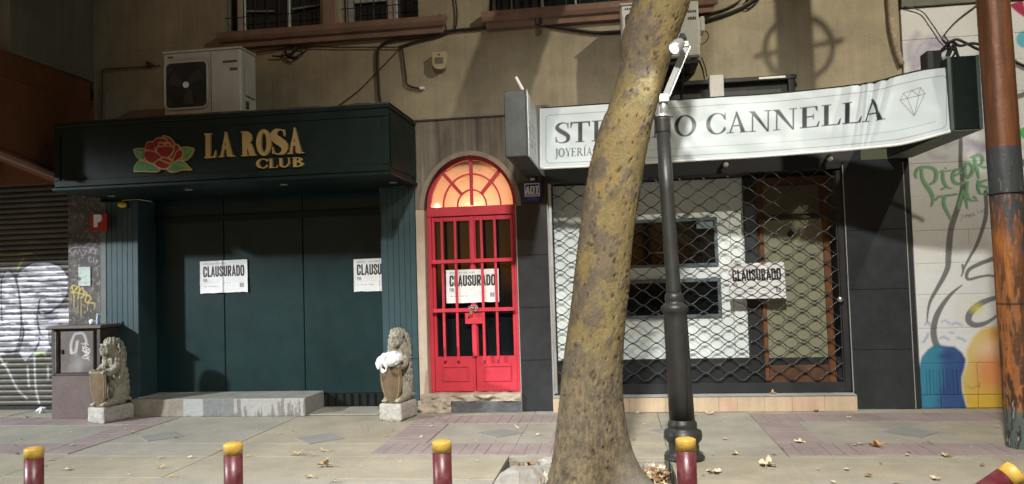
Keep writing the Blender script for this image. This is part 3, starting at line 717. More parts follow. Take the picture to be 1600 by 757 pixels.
# orange canopy: fascia on its right end runs towards the street, sloping lower edge
fa, fb = at(82, 283, -.50).z, at(0, 245, -1.40).z
FZ0, FZ1 = fa - (fb - fa) / .9 * .48, fb + (fb - fa) / .9 * .22
mk('canopy_fascia', (np.array([(XS - .03, -.02, FZ0), (XS - .03, -1.62, FZ1), (XS - .03, -1.62, 4.16), (XS - .03, -.02, 4.16), (XS - .20, -.02, FZ0), (XS - .20, -1.62, FZ1), (XS - .20, -1.62, 4.16), (XS - .20, -.02, 4.16)]),
   [(0, 1, 2, 3), (4, 7, 6, 5), (0, 4, 5, 1), (1, 5, 6, 2), (2, 6, 7, 3), (3, 7, 4, 0)]), M_orange, nb_)
mk('canopy_edge', tube([(XS - .035, -.0, FZ0 + .02), (XS - .035, -1.62, FZ1 + .02)], .05, 8), M_salmon, nb_)
mk('canopy_band', tube([(XS - .03, -.02, 3.86), (XS - .03, -1.62, 3.86)], .012, 6), M_orange, nb_)
mk('canopy_soffit', box(-12, XS - .21, -1.30, .41, 3.98, 4.16, .004), M_orange, nb_)
mk('shade_lip', box(-12, XS - .21, -1.30, -1.18, 2.78, 3.975, .004), M_orange, nb_)  # unseen lip, added to shade the upper part of the roller shutter
mk('lintel_wall', box(-12, XS - .21, .30, .41, 2.95, 3.97, .004), M_orange, nb_)
wf = mk('window', box(-8.4, XS - .22, -1.36, -1.335, 4.55, 5.2, .004), M_glassdark, nb_)
mk('blind', box(-8.35, XS - .26, -1.372, -1.361, 4.62, 4.80, .003), mat('blind_red', (.22, .02, .02), .7), wf)
mk('blind', box(-8.35, XS - .26, -1.374, -1.361, 4.81, 5.1, .003), mat('blind_pale', (.3, .3, .34), .7), wf)

# pillar with tags
TAGP = [[(108, 395), (110, 389), (118, 387), (128, 386), (141, 388)], [(110, 392), (113, 399), (118, 391)], [(121, 398), (124, 391), (128, 398)], [(129, 390), (134, 397), (127, 399)], [(132, 387), (139, 380), (150, 383)], [(140, 396), (145, 386), (149, 397), (139, 391), (152, 390)], [(143, 404), (139, 402), (139, 408), (144, 410)], [(146, 410), (147, 403)], [(149, 413), (151, 406), (152, 412)], [(147, 421), (151, 418), (152, 423)]]
TAGY = [[(110, 452), (114, 446), (121, 450), (112, 458)], [(113, 449), (116, 466)], [(118, 452), (124, 448), (122, 466)], [(124, 455), (129, 450), (131, 462), (126, 466)], [(131, 455), (136, 459), (133, 470), (138, 474)], [(138, 462), (142, 466), (138, 473), (147, 474), (148, 480)], [(110, 456), (140, 462)], [(111, 460), (111, 475)], [(115, 462), (115.5, 481)], [(121, 466), (121.5, 489)], [(127, 466), (127.5, 478)], [(126, 470), (127, 495)], [(136, 474), (137, 486)], [(148, 476), (147, 484)]]
def paint_pillar(px, py, X, Z):
    C = np.empty(px.shape + (3,)); C[:] = (.075, .066, .061)
    C = over(C, (.15, .14, .13), .6 * sstep(.5, .75, fbm(X * 9, Z * 9, 0, 4, 3)))
    C = over(C, (.30, .28, .25), (fbm(X * 40, Z * 40, 0, 3, 5) > .68) * .6)
    for s in TAGP: C = over(C, (.42, .33, .42), cov(sd_stroke(px, py, curve(s, 4), .45), 1.0) * .8)
    for i, s in enumerate(TAGY): C = over(C, (.60, .46, .12), cov(sd_stroke(px, py, curve(s, 4), .75 if i < 7 else .35), .9) * .9)
    return C
g, c = painted_box_front(XPL + .004, -6.404, 0.0, 2.9, -.01, .011, paint_pillar, depth=.42)
mk('pillar', g, M_attr, nb_, cols=c)
a, b = at(123, 418, -.012), at(142, 447, -.012)
def paint_notice(px, py, X, Z):
    C = np.empty(px.shape + (3,)); C[:] = (.46, .52, .48)
    C = over(C, (.30, .36, .34), .7 * (fbm(X * 25, Z * 60, 0, 3, 2) > .58))
    C = over(C, (.12, .10, .1), cov(sd_ell(px, py, 122, 436, 5, 3.5), 1.5)); return over(C, (.36, .45, .44), cov(sd_rect(px, py, 123, 418, 142, 422), 1))
g, c = painted_box_front(a.x, b.x, b.z, a.z, -.022, .006, paint_notice, depth=.008, b=.001)
mk('notice', g, M_attr_paper, loc=((a.x + b.x) / 2, -.02, b.z), cols=c, label='torn pale green notice pasted on the dark pillar above the cabinet', cat='notice')

# roller shutter: every slat is a piece, graffiti follows through them
BLOB = [(x * .3828, 370 + y * .3831) for x, y in [(-20, 190), (0, 175), (12, 148), (32, 138), (55, 150), (68, 180), (78, 145), (130, 108), (200, 106), (250, 126), (277, 165), (277, 232), (222, 300), (284, 285), (284, 362), (205, 372), (208, 462), (150, 484), (105, 512), (78, 474), (-20, 486)]]
GL = [[(70, 190), (74, 150), (128, 110), (200, 104), (255, 128), (281, 175), (272, 245), (225, 295), (176, 322), (160, 306), (162, 258), (186, 252)], [(8, 345), (6, 185), (32, 138), (60, 165), (77, 230), (87, 340), (80, 420), (58, 485)], [(160, 262), (152, 335), (163, 410), (142, 468), (108, 508)], [(88, 340), (96, 390), (84, 440), (70, 480)], [(0, 468), (36, 474), (66, 464)], [(200, 372), (205, 440), (240, 462)], [(170, 300), (200, 312), (215, 300)]]
GL = [curve([(x * .3828, 370 + y * .3831) for x, y in s], 5) for s in GL]
GW = [[(0, 490), (14, 520), (30, 540), (70, 620), (110, 660)], [(8, 520), (28, 515)], [(112, 530), (118, 610)], [(140, 470), (145, 610), (160, 680)], [(195, 530), (197, 580)], [(118, 350), (170, 420), (100, 420)], [(20, 400), (60, 415)], [(210, 380), (270, 395)], [(180, 415), (260, 430)]]
GW = [curve([(x * .3828, 370 + y * .3831) for x, y in s], 5) for s in GW]
GY = [[(0, 80), (60, 76)], [(70, 75), (130, 68)], [(72, 130), (95, 90)], [(135, 485), (170, 470), (185, 482)], [(150, 478), (160, 462)]]
GY = [[(x * .3828, 370 + y * .3831) for x, y in s] for s in GY]
def paint_shutter(px, py, X, Z):
    C = np.empty(px.shape + (3,)); C[:] = (.072, .064, .049)
    C = over(C, (.125, .113, .09), .5 * sstep(.45, .7, fbm(X * 3, Z * 30, 0, 4, 2)))
    C = over(C, (.07, .065, .06), .5 * sstep(.5, .7, fbm(X * 5, Z * 8, 0, 4, 12)))
    streak = fbm(px * .035, py * .33, 0, 4, 4)
    a = cov(sd_poly(px, py, BLOB) + (streak - .5) * 2.2, 2.0)
    C = over(C, (.50, .49, .53), a * (.45 + .55 * sstep(.36, .5, streak)))
    C = over(C, (.10, .09, .115), a * .85 * sstep(.53, .60, fbm(px * .05 + 7, py * .30, 0, 3, 21)))
    for s in GL: C = over(C, (.022, .018, .03), cov(sd_stroke(px, py, s, [.8, 1.7, 1.6, 1.1]), 1.8) * .95)
    for s in GW: C = over(C, (.5, .5, .5), cov(sd_stroke(px, py, s, 1.3), 2) * .7)
    for i, s in enumerate(GY): C = over(C, (.36, .34, .08) if i < 3 else (.30, .46, .10), cov(sd_stroke(px, py, s, 1.2), 1.6) * .75)
    return C
sh = mk('roller_shutter', box(-8.9, XPL, .405, .419, 0.02, 3.0, .002), M_blackm, nb_)
zz = .05
xsl0 = -8.75
while zz < 2.98:
    g, c = painted_box_front(xsl0, XPL - .004, zz, zz + .066, .372, .0105, paint_shutter, disp=lambda X, Z, z0=zz: -.014 * np.clip(np.sin(PI * (Z - z0) / .066), 0, 1) ** .6, depth=.03, b=.003)
    mk('slat', g, M_attr_sh, sh, cols=c); zz += .0705
mk('bottom_rail', box(xsl0, XPL - .004, .355, .40, .0, .045, .004), M_blackm, sh)

# utility cabinet
CX0, CX1, CYF = at(80, 560, -.36).x, at(157, 560, -.36).x, -.36
cab = thing('utility_cabinet', 'dark brown metal utility cabinet with white graffiti, left of the club', 'cabinet', ((CX0 + CX1) / 2, -.2, 0))
mk('plinth_slab', box(CX0, CX1 - .015, CYF + .004, -.03, 0, .515, .006), M_granite, cab)
mk('body', join([box(CX0, CX0 + .045, CYF, -.03, .517, 1.075, .006), box(CX1 - .045, CX1, CYF, -.03, .517, 1.075, .006), box(CX0 + .045, CX1 - .045, CYF + .04, -.03, .517, 1.07, .004), box(CX0 + .046, CX1 - .046, CYF + .002, CYF + .039, .517, .545, .004)]), mat('cabinet_body', (.055, .045, .042), .55, var=.25, bump=.15, stain=(.12, .1, .09), stain_amt=.4), cab)
GC = [curve([(111, 552), (111, 538), (116, 524), (123, 521), (130, 522), (134, 530), (135, 536)], 6), curve([(111, 548), (113, 552), (118, 549), (121, 534)], 5)]
GS = [[(127, 537), (134, 540), (129, 545), (137, 543)], [(129, 541), (133, 552), (140, 545), (132, 549)], [(128, 548), (139, 553), (130, 557), (140, 550)], [(134, 541), (136, 556), (141, 548)], [(128, 558), (134, 561), (140, 557)], [(133, 555), (139, 563)], [(131, 536), (138, 539)]]
def paint_cab(px, py, X, Z):
    C = np.empty(px.shape + (3,)); C[:] = (.115, .092, .085)
    C = over(C, (.17, .15, .145), .7 * sstep(.45, .7, fbm(X * 6, Z * 6, 0, 4, 8)))
    C = over(C, (.34, .33, .33), .55 * np.exp(-((px - 121) ** 2 / 80 + (py - 572) ** 2 / 190)))
    for s in GC: C = over(C, (.55, .55, .55), np.clip(.9 - np.abs(sd_stroke(px, py, s, .5)) / 2.6, 0, 1) * .75)
    C = over(C, (.5, .5, .5), .5 * cov(sd_stroke(px, py, [(120, 535), (119, 556)], [1, 2.5, 1]), 4))
    for s in GS: C = over(C, (.72, .72, .72), cov(sd_stroke(px, py, curve(s, 4), .42), .8))
    return C
xd0, xd1 = CX0 + .115, CX1 - .10
g, c = painted_box_front(xd0, xd1, .55, 1.045, CYF + .012, .007, paint_cab, depth=.026)
cd = mk('cabinet_door', g, M_cabinet, cab, cols=c)
mk('latch', box(xd0 + .015, xd0 + .04, CYF - .004, CYF + .011, .78, .83, .004), M_iron, cd)
mk('cabinet_frame', box(CX0 + .047, CX0 + .075, CYF - .008, CYF + .038, .55, 1.045, .006), mat('worn_edge', (.17, .15, .14), .6, var=.4, scale=12, stain=(.04, .035, .03), stain_amt=.8), cab)
mk('top', box(CX0 - .02, CX1 + .03, CYF - .03, -.02, 1.078, 1.118, .008), mat('cabinet_top', (.12, .10, .092), .5, var=.2, bump=.12), cab)
p = at(144, 502, -.2)
mk('crumpled_paper', (lambda g: (g[0] + (fbm(g[0][:, 0] * 45, g[0][:, 1] * 45, g[0][:, 2] * 45, 3, 4)[:, None] - .5) * .03, g[1]))(ball((p.x, -.2, 1.15), (.042, .035, .030), 14, 9)), M_bag, loc=(p.x, -.2, 1.12), label='small crumpled white paper lying on top of the brown cabinet', cat='paper')
p = at(153, 498, -.2)
bt = thing('plastic_bottle', 'small pale blue bottle standing on top of the brown cabinet', 'bottle', (p.x, -.2, 1.119))
mk('bottle_body', lathe([(.018, 1.119), (.020, 1.125), (.020, 1.20), (.011, 1.225)], 14, (p.x, -.2, 0)), mat('bottle_blue', (.35, .42, .62), .25, bump=0), bt, smooth=True)
mk('bottle_cap', lathe([(.012, 1.226), (.012, 1.246), (.009, 1.250)], 12, (p.x, -.2, 0)), M_whitesign, bt)

# =================================================================== CLUB FRONT
club = thing('club_front', 'dark green steel club entrance between teal plank pilasters', 'shop front', (-4.4, 0, 0))
YP = .36
XPa, XPb = -6.40, at(217, 460, 0).x
XRa, XRb = at(597, 480, 0).x, -2.362
AZ0, AZ1, AYF = 2.645, 3.385, -1.05
for i, (xa, xb) in enumerate(((XPa, XPb), (XRa, XRb))):
    mk('pilaster', box(xa, xb, .004, YP + .12, .02, 2.64, .004), M_teal, club)
    nbp = 6
    wst = .075 if i == 0 else .02
    step = (xb - xa - wst) / nbp
    z0p = .74 if i == 0 else .62
    for q in range(nbp):
        mk('plank', box(xa + wst + q * step + .0012, xa + wst + (q + 1) * step - .0012, -.012, .003, z0p, 2.63, .0025), M_teal, club)
    mk('skirting', box(xa - .004, xb + .004, -.016, .003, .0, z0p - .004, .005), M_teal, club)
    if i == 0: mk('corner_board', box(xa - .006, xa + wst - .002, -.018, .003, z0p, 2.63, .005), mat('teal_grey', (.115, .135, .125), .6, var=.15, bump=.15), club)
pxs = [217, 351, 475, 604]
for a, b in zip(pxs[:-1], pxs[1:]):
    x0, x1 = at(a, 480, YP).x, at(b, 480, YP).x
    p = mk('steel_panel', box(max(x0, XPb - .05) + .004, x1 - .004, YP, YP + .03, .17, 2.75, .006), M_panel, club)
mk('panel_rail', box(XPb + .002, XRa - .002, YP - .03, YP - .001, 2.36, 2.44, .006), M_green, club)
mk('back', box(XPb, XRa, YP + .034, YP + .1, 0, 2.75, .002), M_blackm, club)
# entrance step, painted in worn patches
sx0, sx1 = -5.87, at(476, 640, -.24).x
def paint_step(px, py, X, Z):
    C = np.empty(px.shape + (3,)); C[:] = (.225, .205, .165)
    n = fbm(X * 30, Z * 4, 0, 4, 6); n2 = fbm(X * 9, Z * 9, 0, 4, 16)
    C = over(C, (.30, .275, .225), .6 * sstep(.4, .65, n2))
    C = over(C, (.36, .375, .375), cov(sd_rect(X, Z, -5.18, -1, -4.93, 1), .02) * .9)
    C = over(C, (.17, .18, .185), cov(sd_rect(X, Z, -4.93, -1, -4.54, 1), .02) * .9)
    m = sstep(-4.55, -4.53, X)
    C = over(C, (.19, .175, .16), m); C = over(C, (.34, .335, .32), m * sstep(.44, .54, n + .3 * (n2 - .5) + (Z - .1) * .9))
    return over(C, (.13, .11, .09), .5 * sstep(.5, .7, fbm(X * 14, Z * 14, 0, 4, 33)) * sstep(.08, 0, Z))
g, c = painted_box_front(sx0, sx1, 0, .205, -.24, .008, paint_step, disp=lambda X, Z: (fbm(X * 20, Z * 20, 0, 3, 3) - .5) * .008, depth=.02)
es = mk('entrance_step', g, M_attr, loc=((sx0 + sx1) / 2, 0, 0), cols=c, label='worn streaky concrete step below the green steel panels', cat='step')
mk('tread', box(sx0, sx1, -.219, YP - .004, .0, .207, .008), mat('tread_concrete', (.25, .245, .225), .85, var=.2, bump=.4, stain=(.22, .21, .19), stain_amt=.5), es)
# low vent grille
gx0, gx1 = sx1 + .03, XRa - .01
vg = mk('vent_grille', box(gx0, gx1, YP - .002, YP + .02, .0, .168, .002), mat('vent_dark', (.006, .007, .007), .9), club)
for i in range(9):
    x = gx0 + .02 + (gx1 - gx0 - .04) * i / 8
    mk('bar', box(x - .007, x + .007, YP - .022, YP - .003, .014, .166, .002), M_green, vg)
mk('rail', box(gx0, gx1, YP - .03, YP - .004, .0, .013, .002), M_boxgrey, vg)
mk('pad', box(gx0 - .02, gx1, -.2, YP - .032, 0, .012, .004), M_slab, club)

# canopy sign of the club
AX0, AX1 = at(86, 250, AYF).x, at(608, 220, AYF).x
can = thing('sign_canopy', 'dark green boxed canopy sign reading LA ROSA CLUB with a rose', 'sign', (-4.5, -.3, AZ0))
mk('box', box(AX0, AX1, AYF, -.003, AZ0 + .04, AZ1, .006), M_green, can)
mk('end_panel', box(AX1 + .001, AX1 + .012, AYF + .05, -.02, AZ0 + .09, AZ1 - .06, .003), M_green, can)
mk('rim', box(AX0 - .02, AX1 + .02, AYF - .03, -.004, AZ0, AZ0 + .039, .008), M_green, can)
mk('rim', box(AX0 - .015, AX1 + .015, AYF - .022, -.004, AZ1 - .03, AZ1 + .012, .008), M_green, can)
for q in (box(AX0 + .0, AX1, AYF - .014, AYF - .001, AZ0 + .045, AZ0 + .115, .006), box(AX0, AX1, AYF - .014, AYF - .001, AZ1 - .115, AZ1 - .035, .006), box(AX0, AX0 + .07, AYF - .0135, AYF - .001, AZ0 + .117, AZ1 - .117, .006), box(AX1 - .07, AX1, AYF - .0135, AYF - .001, AZ0 + .117, AZ1 - .117, .006)):
    mk('trim', q, M_green, can)
# ragged roofing felt and dirt on its top
fx = np.linspace(AX0, AX1, 160); fe = .012 + .028 * fbm(fx * 6, 0, 0, 4, 5)
V = [(x, AYF + .01, AZ1 + .012) for x in fx] + [(x, AYF + .02, AZ1 + .012 + e) for x, e in zip(fx, fe)] + [(x, -.01, AZ1 + .014 + e) for x, e in zip(fx, fe)]
F = [(i, i + 1, 160 + i + 1, 160 + i) for i in range(159)] + [(160 + i, 161 + i, 321 + i, 320 + i) for i in range(159)]
mk('roofing_felt', (np.array(V), F), mat('roof_felt', (.055, .048, .038), .95, var=.4, scale=14, bump=.6), can)
soff = mk('soffit', box(XPb + .003, XRa - .003, -.003, YP + .03, AZ0 + .003, AZ0 + .035, .003), M_green, can)
for px_, py_ in ((174, 307), (295, 297), (444, 289), (614, 286)):
    d = gnd(px_, py_, AZ0 - .004)
    d = Vector((d.x, max(-1.0, min(-.06, d.y)), 0))
    mk('downlight', lathe([(.045, AZ0 - .006), (.045, AZ0 + .002)], 18, (d.x, d.y, 0)), M_galv, can)
# raised letters
def letters(s, px0, pxs_, pbase, ptop, st, hr, names):
    for ch, (a, b, yb, yt) in zip(s, pxs_):
        p0, p1 = at(a, yb, AYF - .035), at(b, yt, AYF - .035)
        hgt = p1.z - p0.z; w_ = p1.x - p0.x; adv = {'L': (.03, .78), 'A': (.03, .98), 'R': (.03, .99), 'O': (.04, .96), 'S': (.05, .66), 'C': (.04, .87), 'U': (.04, .94), 'B': (.03, .74)}[ch]
        sx = w_ / (adv[1] - adv[0])
        fn = lambda X, Z: serif(ch, (X - p0.x) / sx + adv[0], (Z - p0.z) / hgt, st, hr)[0]
        mk('letter', sdf_solid(fn, p0.x - .02, p1.x + .02, p0.z - .015, p1.z + .02, .0065 if hgt > .15 else .005, AYF - .035, AYF - .0005), M_gold, can)
letters('LAROSA', 0, [(319, 337, 247.5, 208), (341, 365.5, 246, 206.5), (376.5, 399.5, 244.5, 204.5), (400.5, 423.5, 243.5, 202.5), (424.5, 447.5, 242, 201.5), (448.5, 473.5, 241, 200)], 0, 0, .29, .15, None)
letters('CLUB', 0, [(400, 418, 263.5, 248), (419.5, 434, 263, 247.5), (434.5, 453.5, 262, 246.5), (455.5, 474, 261.5, 245.5)], 0, 0, .20, .09, None)
# rose emblem (outline coordinates traced in the plane of the sign)
def RZ(x, y): p = at(200 + x * .11224, 195 + y * .11228, AYF - .03); return (p.x, p.z)
petals = [[(245, 300), (265, 250), (345, 240), (365, 310), (380, 375), (300, 360), (240, 350)],
          [(355, 290), (350, 235), (400, 190), (470, 185), (535, 215), (540, 250), (500, 255), (430, 250), (415, 290), (400, 330), (370, 330)],
          [(470, 175), (500, 155), (570, 180), (620, 230), (640, 285), (615, 300), (590, 260), (550, 245), (540, 205)],
          [(425, 300), (430, 262), (495, 258), (500, 300)], [(510, 300), (530, 265), (575, 262), (585, 300)],
          [(395, 375), (420, 310), (610, 305), (630, 350), (600, 410), (550, 455), (470, 450), (430, 410)],
          [(640, 290), (680, 275), (715, 330), (665, 380), (640, 440), (610, 480), (565, 465), (610, 420), (640, 360)],
          [(620, 500), (650, 430), (680, 370), (730, 345), (755, 380), (745, 450), (690, 490), (640, 520)],
          [(225, 380), (290, 360), (380, 385), (440, 425), (460, 460), (410, 490), (340, 540), (265, 510), (225, 450)],
          [(440, 485), (480, 462), (540, 465), (595, 500), (610, 535), (560, 535), (500, 510)],
          [(355, 545), (430, 490), (500, 520), (575, 545), (560, 590), (490, 620), (420, 595)]]
leaves = [[(75, 345), (150, 333), (235, 340), (218, 400), (220, 490), (160, 480), (110, 430)], [(85, 650), (85, 600), (130, 525), (180, 500), (260, 525), (350, 570), (435, 625), (380, 655), (230, 650)],
          [(730, 325), (790, 312), (885, 325), (905, 350), (870, 430), (800, 490), (745, 490), (770, 430), (765, 370)], [(540, 620), (620, 560), (700, 500), (770, 520), (830, 580), (870, 630), (760, 625), (660, 655), (580, 655)]]
allp = [[RZ(*q) for q in P] for P in petals + leaves]
def silh(X, Z): return np.minimum.reduce([sd_poly(X, Z, curve(P + [P[0]], 3)) for P in allp]) - .007
xs_ = [q[0] for P in allp for q in P]; zs_ = [q[1] for P in allp for q in P]
emb = mk('rose_emblem', sdf_solid(silh, min(xs_) - .02, max(xs_) + .02, min(zs_) - .02, max(zs_) + .02, .007, AYF - .026, AYF - .0005), M_gold, can)
for i, P in enumerate(allp):
    Q = curve(P + [P[0]], 3)[:-1]
    fn = lambda X, Z: sd_poly(X, Z, Q) + (.0075 if i < 11 else .007)
    x_ = [q[0] for q in Q]; z_ = [q[1] for q in Q]
    mk('petal' if i < 11 else 'leaf', sdf_solid(fn, min(x_) - .01, max(x_) + .01, min(z_) - .01, max(z_) + .01, .006, AYF - .034, AYF - .0265), M_petal if i < 11 else M_leafg, emb)
for pts in ([(880, 340), (800, 400), (770, 430)], [(850, 625), (780, 570), (680, 545), (610, 560)], [(100, 360), (160, 380), (220, 385)]):
    mk('vein', tube([(RZ(*q)[0], AYF - .034, RZ(*q)[1]) for q in curve(pts, 4)], .004, 5), M_gold, emb)

# parking sign and yellow dome lamp on the left pilaster
p0, p1 = at(141, 362, -.14), at(167, 334, -.14)
ps = thing('parking_sign', 'small red square sign with white P beside the teal pilaster', 'sign', ((p0.x + p1.x) / 2, -.12, p0.z))
mk('plate', box(p0.x, p1.x, -.14, -.10, p0.z, p1.z, .004), M_redsign, ps)
hh = p1.z - p0.z
mk('letter', sdf_solid(lambda X, Z: sans('P', (X - p0.x - .045) / .26, (Z - p0.z - .05) / .155, .1)[0], p0.x, p1.x, p0.z + .03, p1.z, .005, -.147, -.1395), M_whitesign, ps)
mk('bracket', box((p0.x + p1.x) / 2 - .02, (p0.x + p1.x) / 2 + .02, -.10, -.015, p0.z + .06, p0.z + .1, .003), M_iron, ps)
p = at(191, 320, -.05)
yd = thing('dome_lamp', 'unlit yellow dome lamp under the canopy on the teal pilaster', 'lamp', (p.x, -.03, p.z))
mk('lamp_base', box(p.x - .07, p.x + .07, -.03, -.0125, p.z - .05, p.z + .05, .006), M_iron, yd)
mk('lens', ball((p.x, -.05, p.z), (.06, .045, .042), 16, 10), M_yellowlamp, yd, smooth=True)

# =================================================================== LIONS
def lion_parts():
    b = []
    add = lambda c, r, n=14, m=10: b.append(ball(c, r, n, m))
    add((0, .10, .33), (.15, .15, .16)); add((.095, .06, .30), (.065, .13, .12)); add((-.095, .06, .30), (.065, .13, .12))       # haunches
    add((0, .08, .47), (.135, .135, .19)); add((0, .055, .62), (.14, .125, .15)); add((0, .055, .74), (.145, .13, .14))            # trunk, mane
    add((0, -.045, .86), (.098, .10, .095)); add((0, -.135, .835), (.060, .055, .042)); add((0, -.135, .797), (.044, .045, .026)); add((.048, -.115, .825), (.04, .04, .035)); add((-.048, -.115, .825), (.04, .04, .035))      # head, muzzle, jaw
    add((0, -.183, .852), (.024, .020, .016)); add((0, -.155, .880), (.020, .03, .028)); add((.042, -.128, .905), (.036, .022, .014)); add((-.042, -.128, .905), (.036, .022, .014))                                             # nose, brow
    add((.046, -.128, .880), (.013, .012, .011), 8, 6); add((-.046, -.128, .880), (.013, .012, .011), 8, 6)                         # eyes
    add((.085, .0, .925), (.022, .02, .028), 8, 6); add((-.085, .0, .925), (.022, .02, .028), 8, 6)                                # ears
    add((0, -.115, .755), (.035, .035, .045)); add((0, -.095, .70), (.05, .05, .06))                                                # beard
    for s in (-1, 1):
        b.append(tube([(s * .115, .0, .66), (s * .135, -.08, .60), (s * .125, -.155, .575), (s * .110, -.20, .585)], [.058, .048, .04, .036], 10))
        add((s * .105, -.215, .590), (.042, .045, .030))
        for k in range(4): b.append(tube([(s * .105 + (k - 1.5) * .019, -.225, .602), (s * .105 + (k - 1.5) * .021, -.252, .596), (s * .105 + (k - 1.5) * .021, -.262, .575)], [.013, .012, .009], 6))
        b.append(tube([(s * .10, .06, .26), (s * .105, -.10, .23), (s * .095, -.20, .215)], [.06, .045, .04], 10))                  # hind feet
        add((s * .095, -.205, .212), (.042, .05, .026))
        for k in range(3): b.append(tube([(s * .095 + (k - 1) * .024, -.23, .218), (s * .095 + (k - 1) * .026, -.262, .205)], [.014, .011], 6))
    # tufts of the mane: locks in rows around head and shoulders
    for ring_, (z, rr, ry, cy, nn) in enumerate(((.955, .045, .04, -.01, 6), (.94, .085, .085, .0, 11), (.90, .118, .105, .02, 14), (.845, .135, .12, .03, 15), (.785, .148, .128, .035, 16), (.72, .148, .125, .035, 16), (.655, .14, .12, .035, 15), (.59, .14, .128, .055, 15), (.52, .135, .128, .07, 14), (.45, .135, .13, .08, 13), (.38, .13, .13, .09, 12))):
        for k in range(nn):
            a = 2 * PI * (k + .5 * (ring_ % 2)) / nn + random.uniform(-.1, .1)
            x, y = rr * math.cos(a), cy + ry * math.sin(a)
            if z < .93 and z > .76 and math.sin(a) < -.25: continue
            d = Vector((math.cos(a), math.sin(a), 0)); t = Vector((-math.sin(a), math.cos(a), 0)) * random.choice((-1, 1)) * .014
            p = Vector((x, y, z))
            b.append(tube([p + d * -.01 + Vector((0, 0, .03)), p + d * .010 + t * .5, p + d * .008 - Vector((0, 0, .028)) + t, p + d * .016 - Vector((0, 0, .042)) - t * .4], [.016, .021, .016, .006], 6))
    # tail
    b.append(tube([(.06, .20, .24), (.15, .17, .24), (.165, .08, .25), (.15, .02, .30)], [.022, .02, .018, .026], 8))
    return join(b)
def remesh(name, g, voxel, smooth_it=2, disp=0.0):
    me = bpy.data.meshes.new(name); me.from_pydata(np.asarray(g[0]).tolist(), [], g[1]); o = bpy.data.objects.new(name, me); COL.objects.link(o)
    m = o.modifiers.new('r', 'REMESH'); m.mode = 'VOXEL'; m.voxel_size = voxel
    s = o.modifiers.new('s', 'SMOOTH'); s.iterations = smooth_it; s.factor = .5
    ev = o.evaluated_get(bpy.context.evaluated_depsgraph_get()); em = ev.to_mesh()
    V = np.array([v.co[:] for v in em.vertices]); F = [tuple(p.vertices) for p in em.polygons]
    ev.to_mesh_clear(); bpy.data.objects.remove(o); bpy.data.meshes.remove(me)
    return V, F
lg = remesh('lion_tmp', lion_parts(), .0075, 1)
V = lg[0]; nrm_d = (fbm(V[:, 0] * 60, V[:, 1] * 60, V[:, 2] * 45, 3, 9) - .5)[:, None] * .010
ax = V - np.array([0, .03, 0]); ax[:, 2] = 0; ax /= np.linalg.norm(ax, axis=1)[:, None] + 1e-6
V = V + ax * nrm_d
lion = thing('lion_statue', 'grey stone lion statue with a white plastic bag on its shield, near the red door', 'statue', (0, 0, 0), 'stone lions flanking the club front')
mk('lion_body', (V, lg[1]), M_stone, lion, smooth=True)
pg = remesh('pl_tmp', box(-.165, .165, -.275, .225, 0, .185, .012), .02, 1)
PV = pg[0]; PV = PV + ((fbm(PV[:, 0] * 25, PV[:, 1] * 25, PV[:, 2] * 25, 4, 2) - .5) * .016)[:, None] * np.sign(PV - PV.mean(0)) * (np.abs(PV - PV.mean(0)) > np.array([.14, .2, .07]))
mk('plinth', (PV, pg[1]), M_plinth, lion)
# shield: curved heater plate with a beaded rim
def shw(t): return .158 * (1 - .02 * t) if t < .35 else .158 * (.993 - 1.0 * ((t - .35) / .65) ** 2.2 * .62)
N_ = 24; P = np.zeros((N_ + 1, 13, 3))
for j in range(N_ + 1):
    t = 1 - j / N_; wv = shw(t)
    for i in range(13):
        u = i / 6 - 1; P[j, i] = (u * wv, -.243 - .028 * (1 - u * u) + .035 * t, .605 - .415 * t)
g1 = grid(P); B = P.copy(); B[..., 1] += .022
g2 = grid(B); nn = len(g1[0]); i_ = np.arange(nn).reshape(N_ + 1, 13)
rim_ = list(i_[0]) + list(i_[1:, -1]) + list(i_[-1, -2::-1]) + list(i_[-2:0:-1, 0])
F = [tuple(q) for q in g1[1].tolist()] + [tuple(x + nn for x in q[::-1]) for q in g2[1].tolist()] + [(rim_[(k + 1) % len(rim_)], rim_[k], rim_[k] + nn, rim_[(k + 1) % len(rim_)] + nn) for k in range(len(rim_))]
sd = mk('shield', (np.concatenate([g1[0], g2[0]]), F), M_shield, lion, smooth=False)
st_ = []
for j in range(1, N_):
    for i in (1, 11): p = P[j, i]; st_.append(ball((p[0], p[1] - .004, p[2]), .0065, 6, 5))
for i in range(1, 12):
    for q in (0, .5):
        u = min(i + q, 11); p = P[N_ - 1, int(u)] * (1 - (u % 1)) + P[N_ - 1, min(int(u) + 1, 12)] * (u % 1); st_.append(ball((p[0], p[1] - .004, p[2]), .0065, 6, 5))
o = mk('studs', join(st_), M_stud, sd, kind='stuff')
rb = mk('rim', tube([tuple(P[k // 13, k % 13] + np.array([0, .008, 0])) for k in [int(x) for x in rim_]] + [tuple(P[0, 0] + np.array([0, .008, 0]))], .009, 6), M_shield, sd, smooth=True)
lion2 = copy_tree(lion, label='brownish stone lion statue holding a bare shield, turned left, beside the brown cabinet')
lion.location = (-2.50, -.36, 0); lion.rotation_euler = (0, 0, math.radians(-12)); lion.scale = (.83, .80, 1.02)
lion2.location = (-5.965, -.42, 0); lion2.rotation_euler = (0, 0, math.radians(-16)); lion2.scale = (.83, .83, .985)
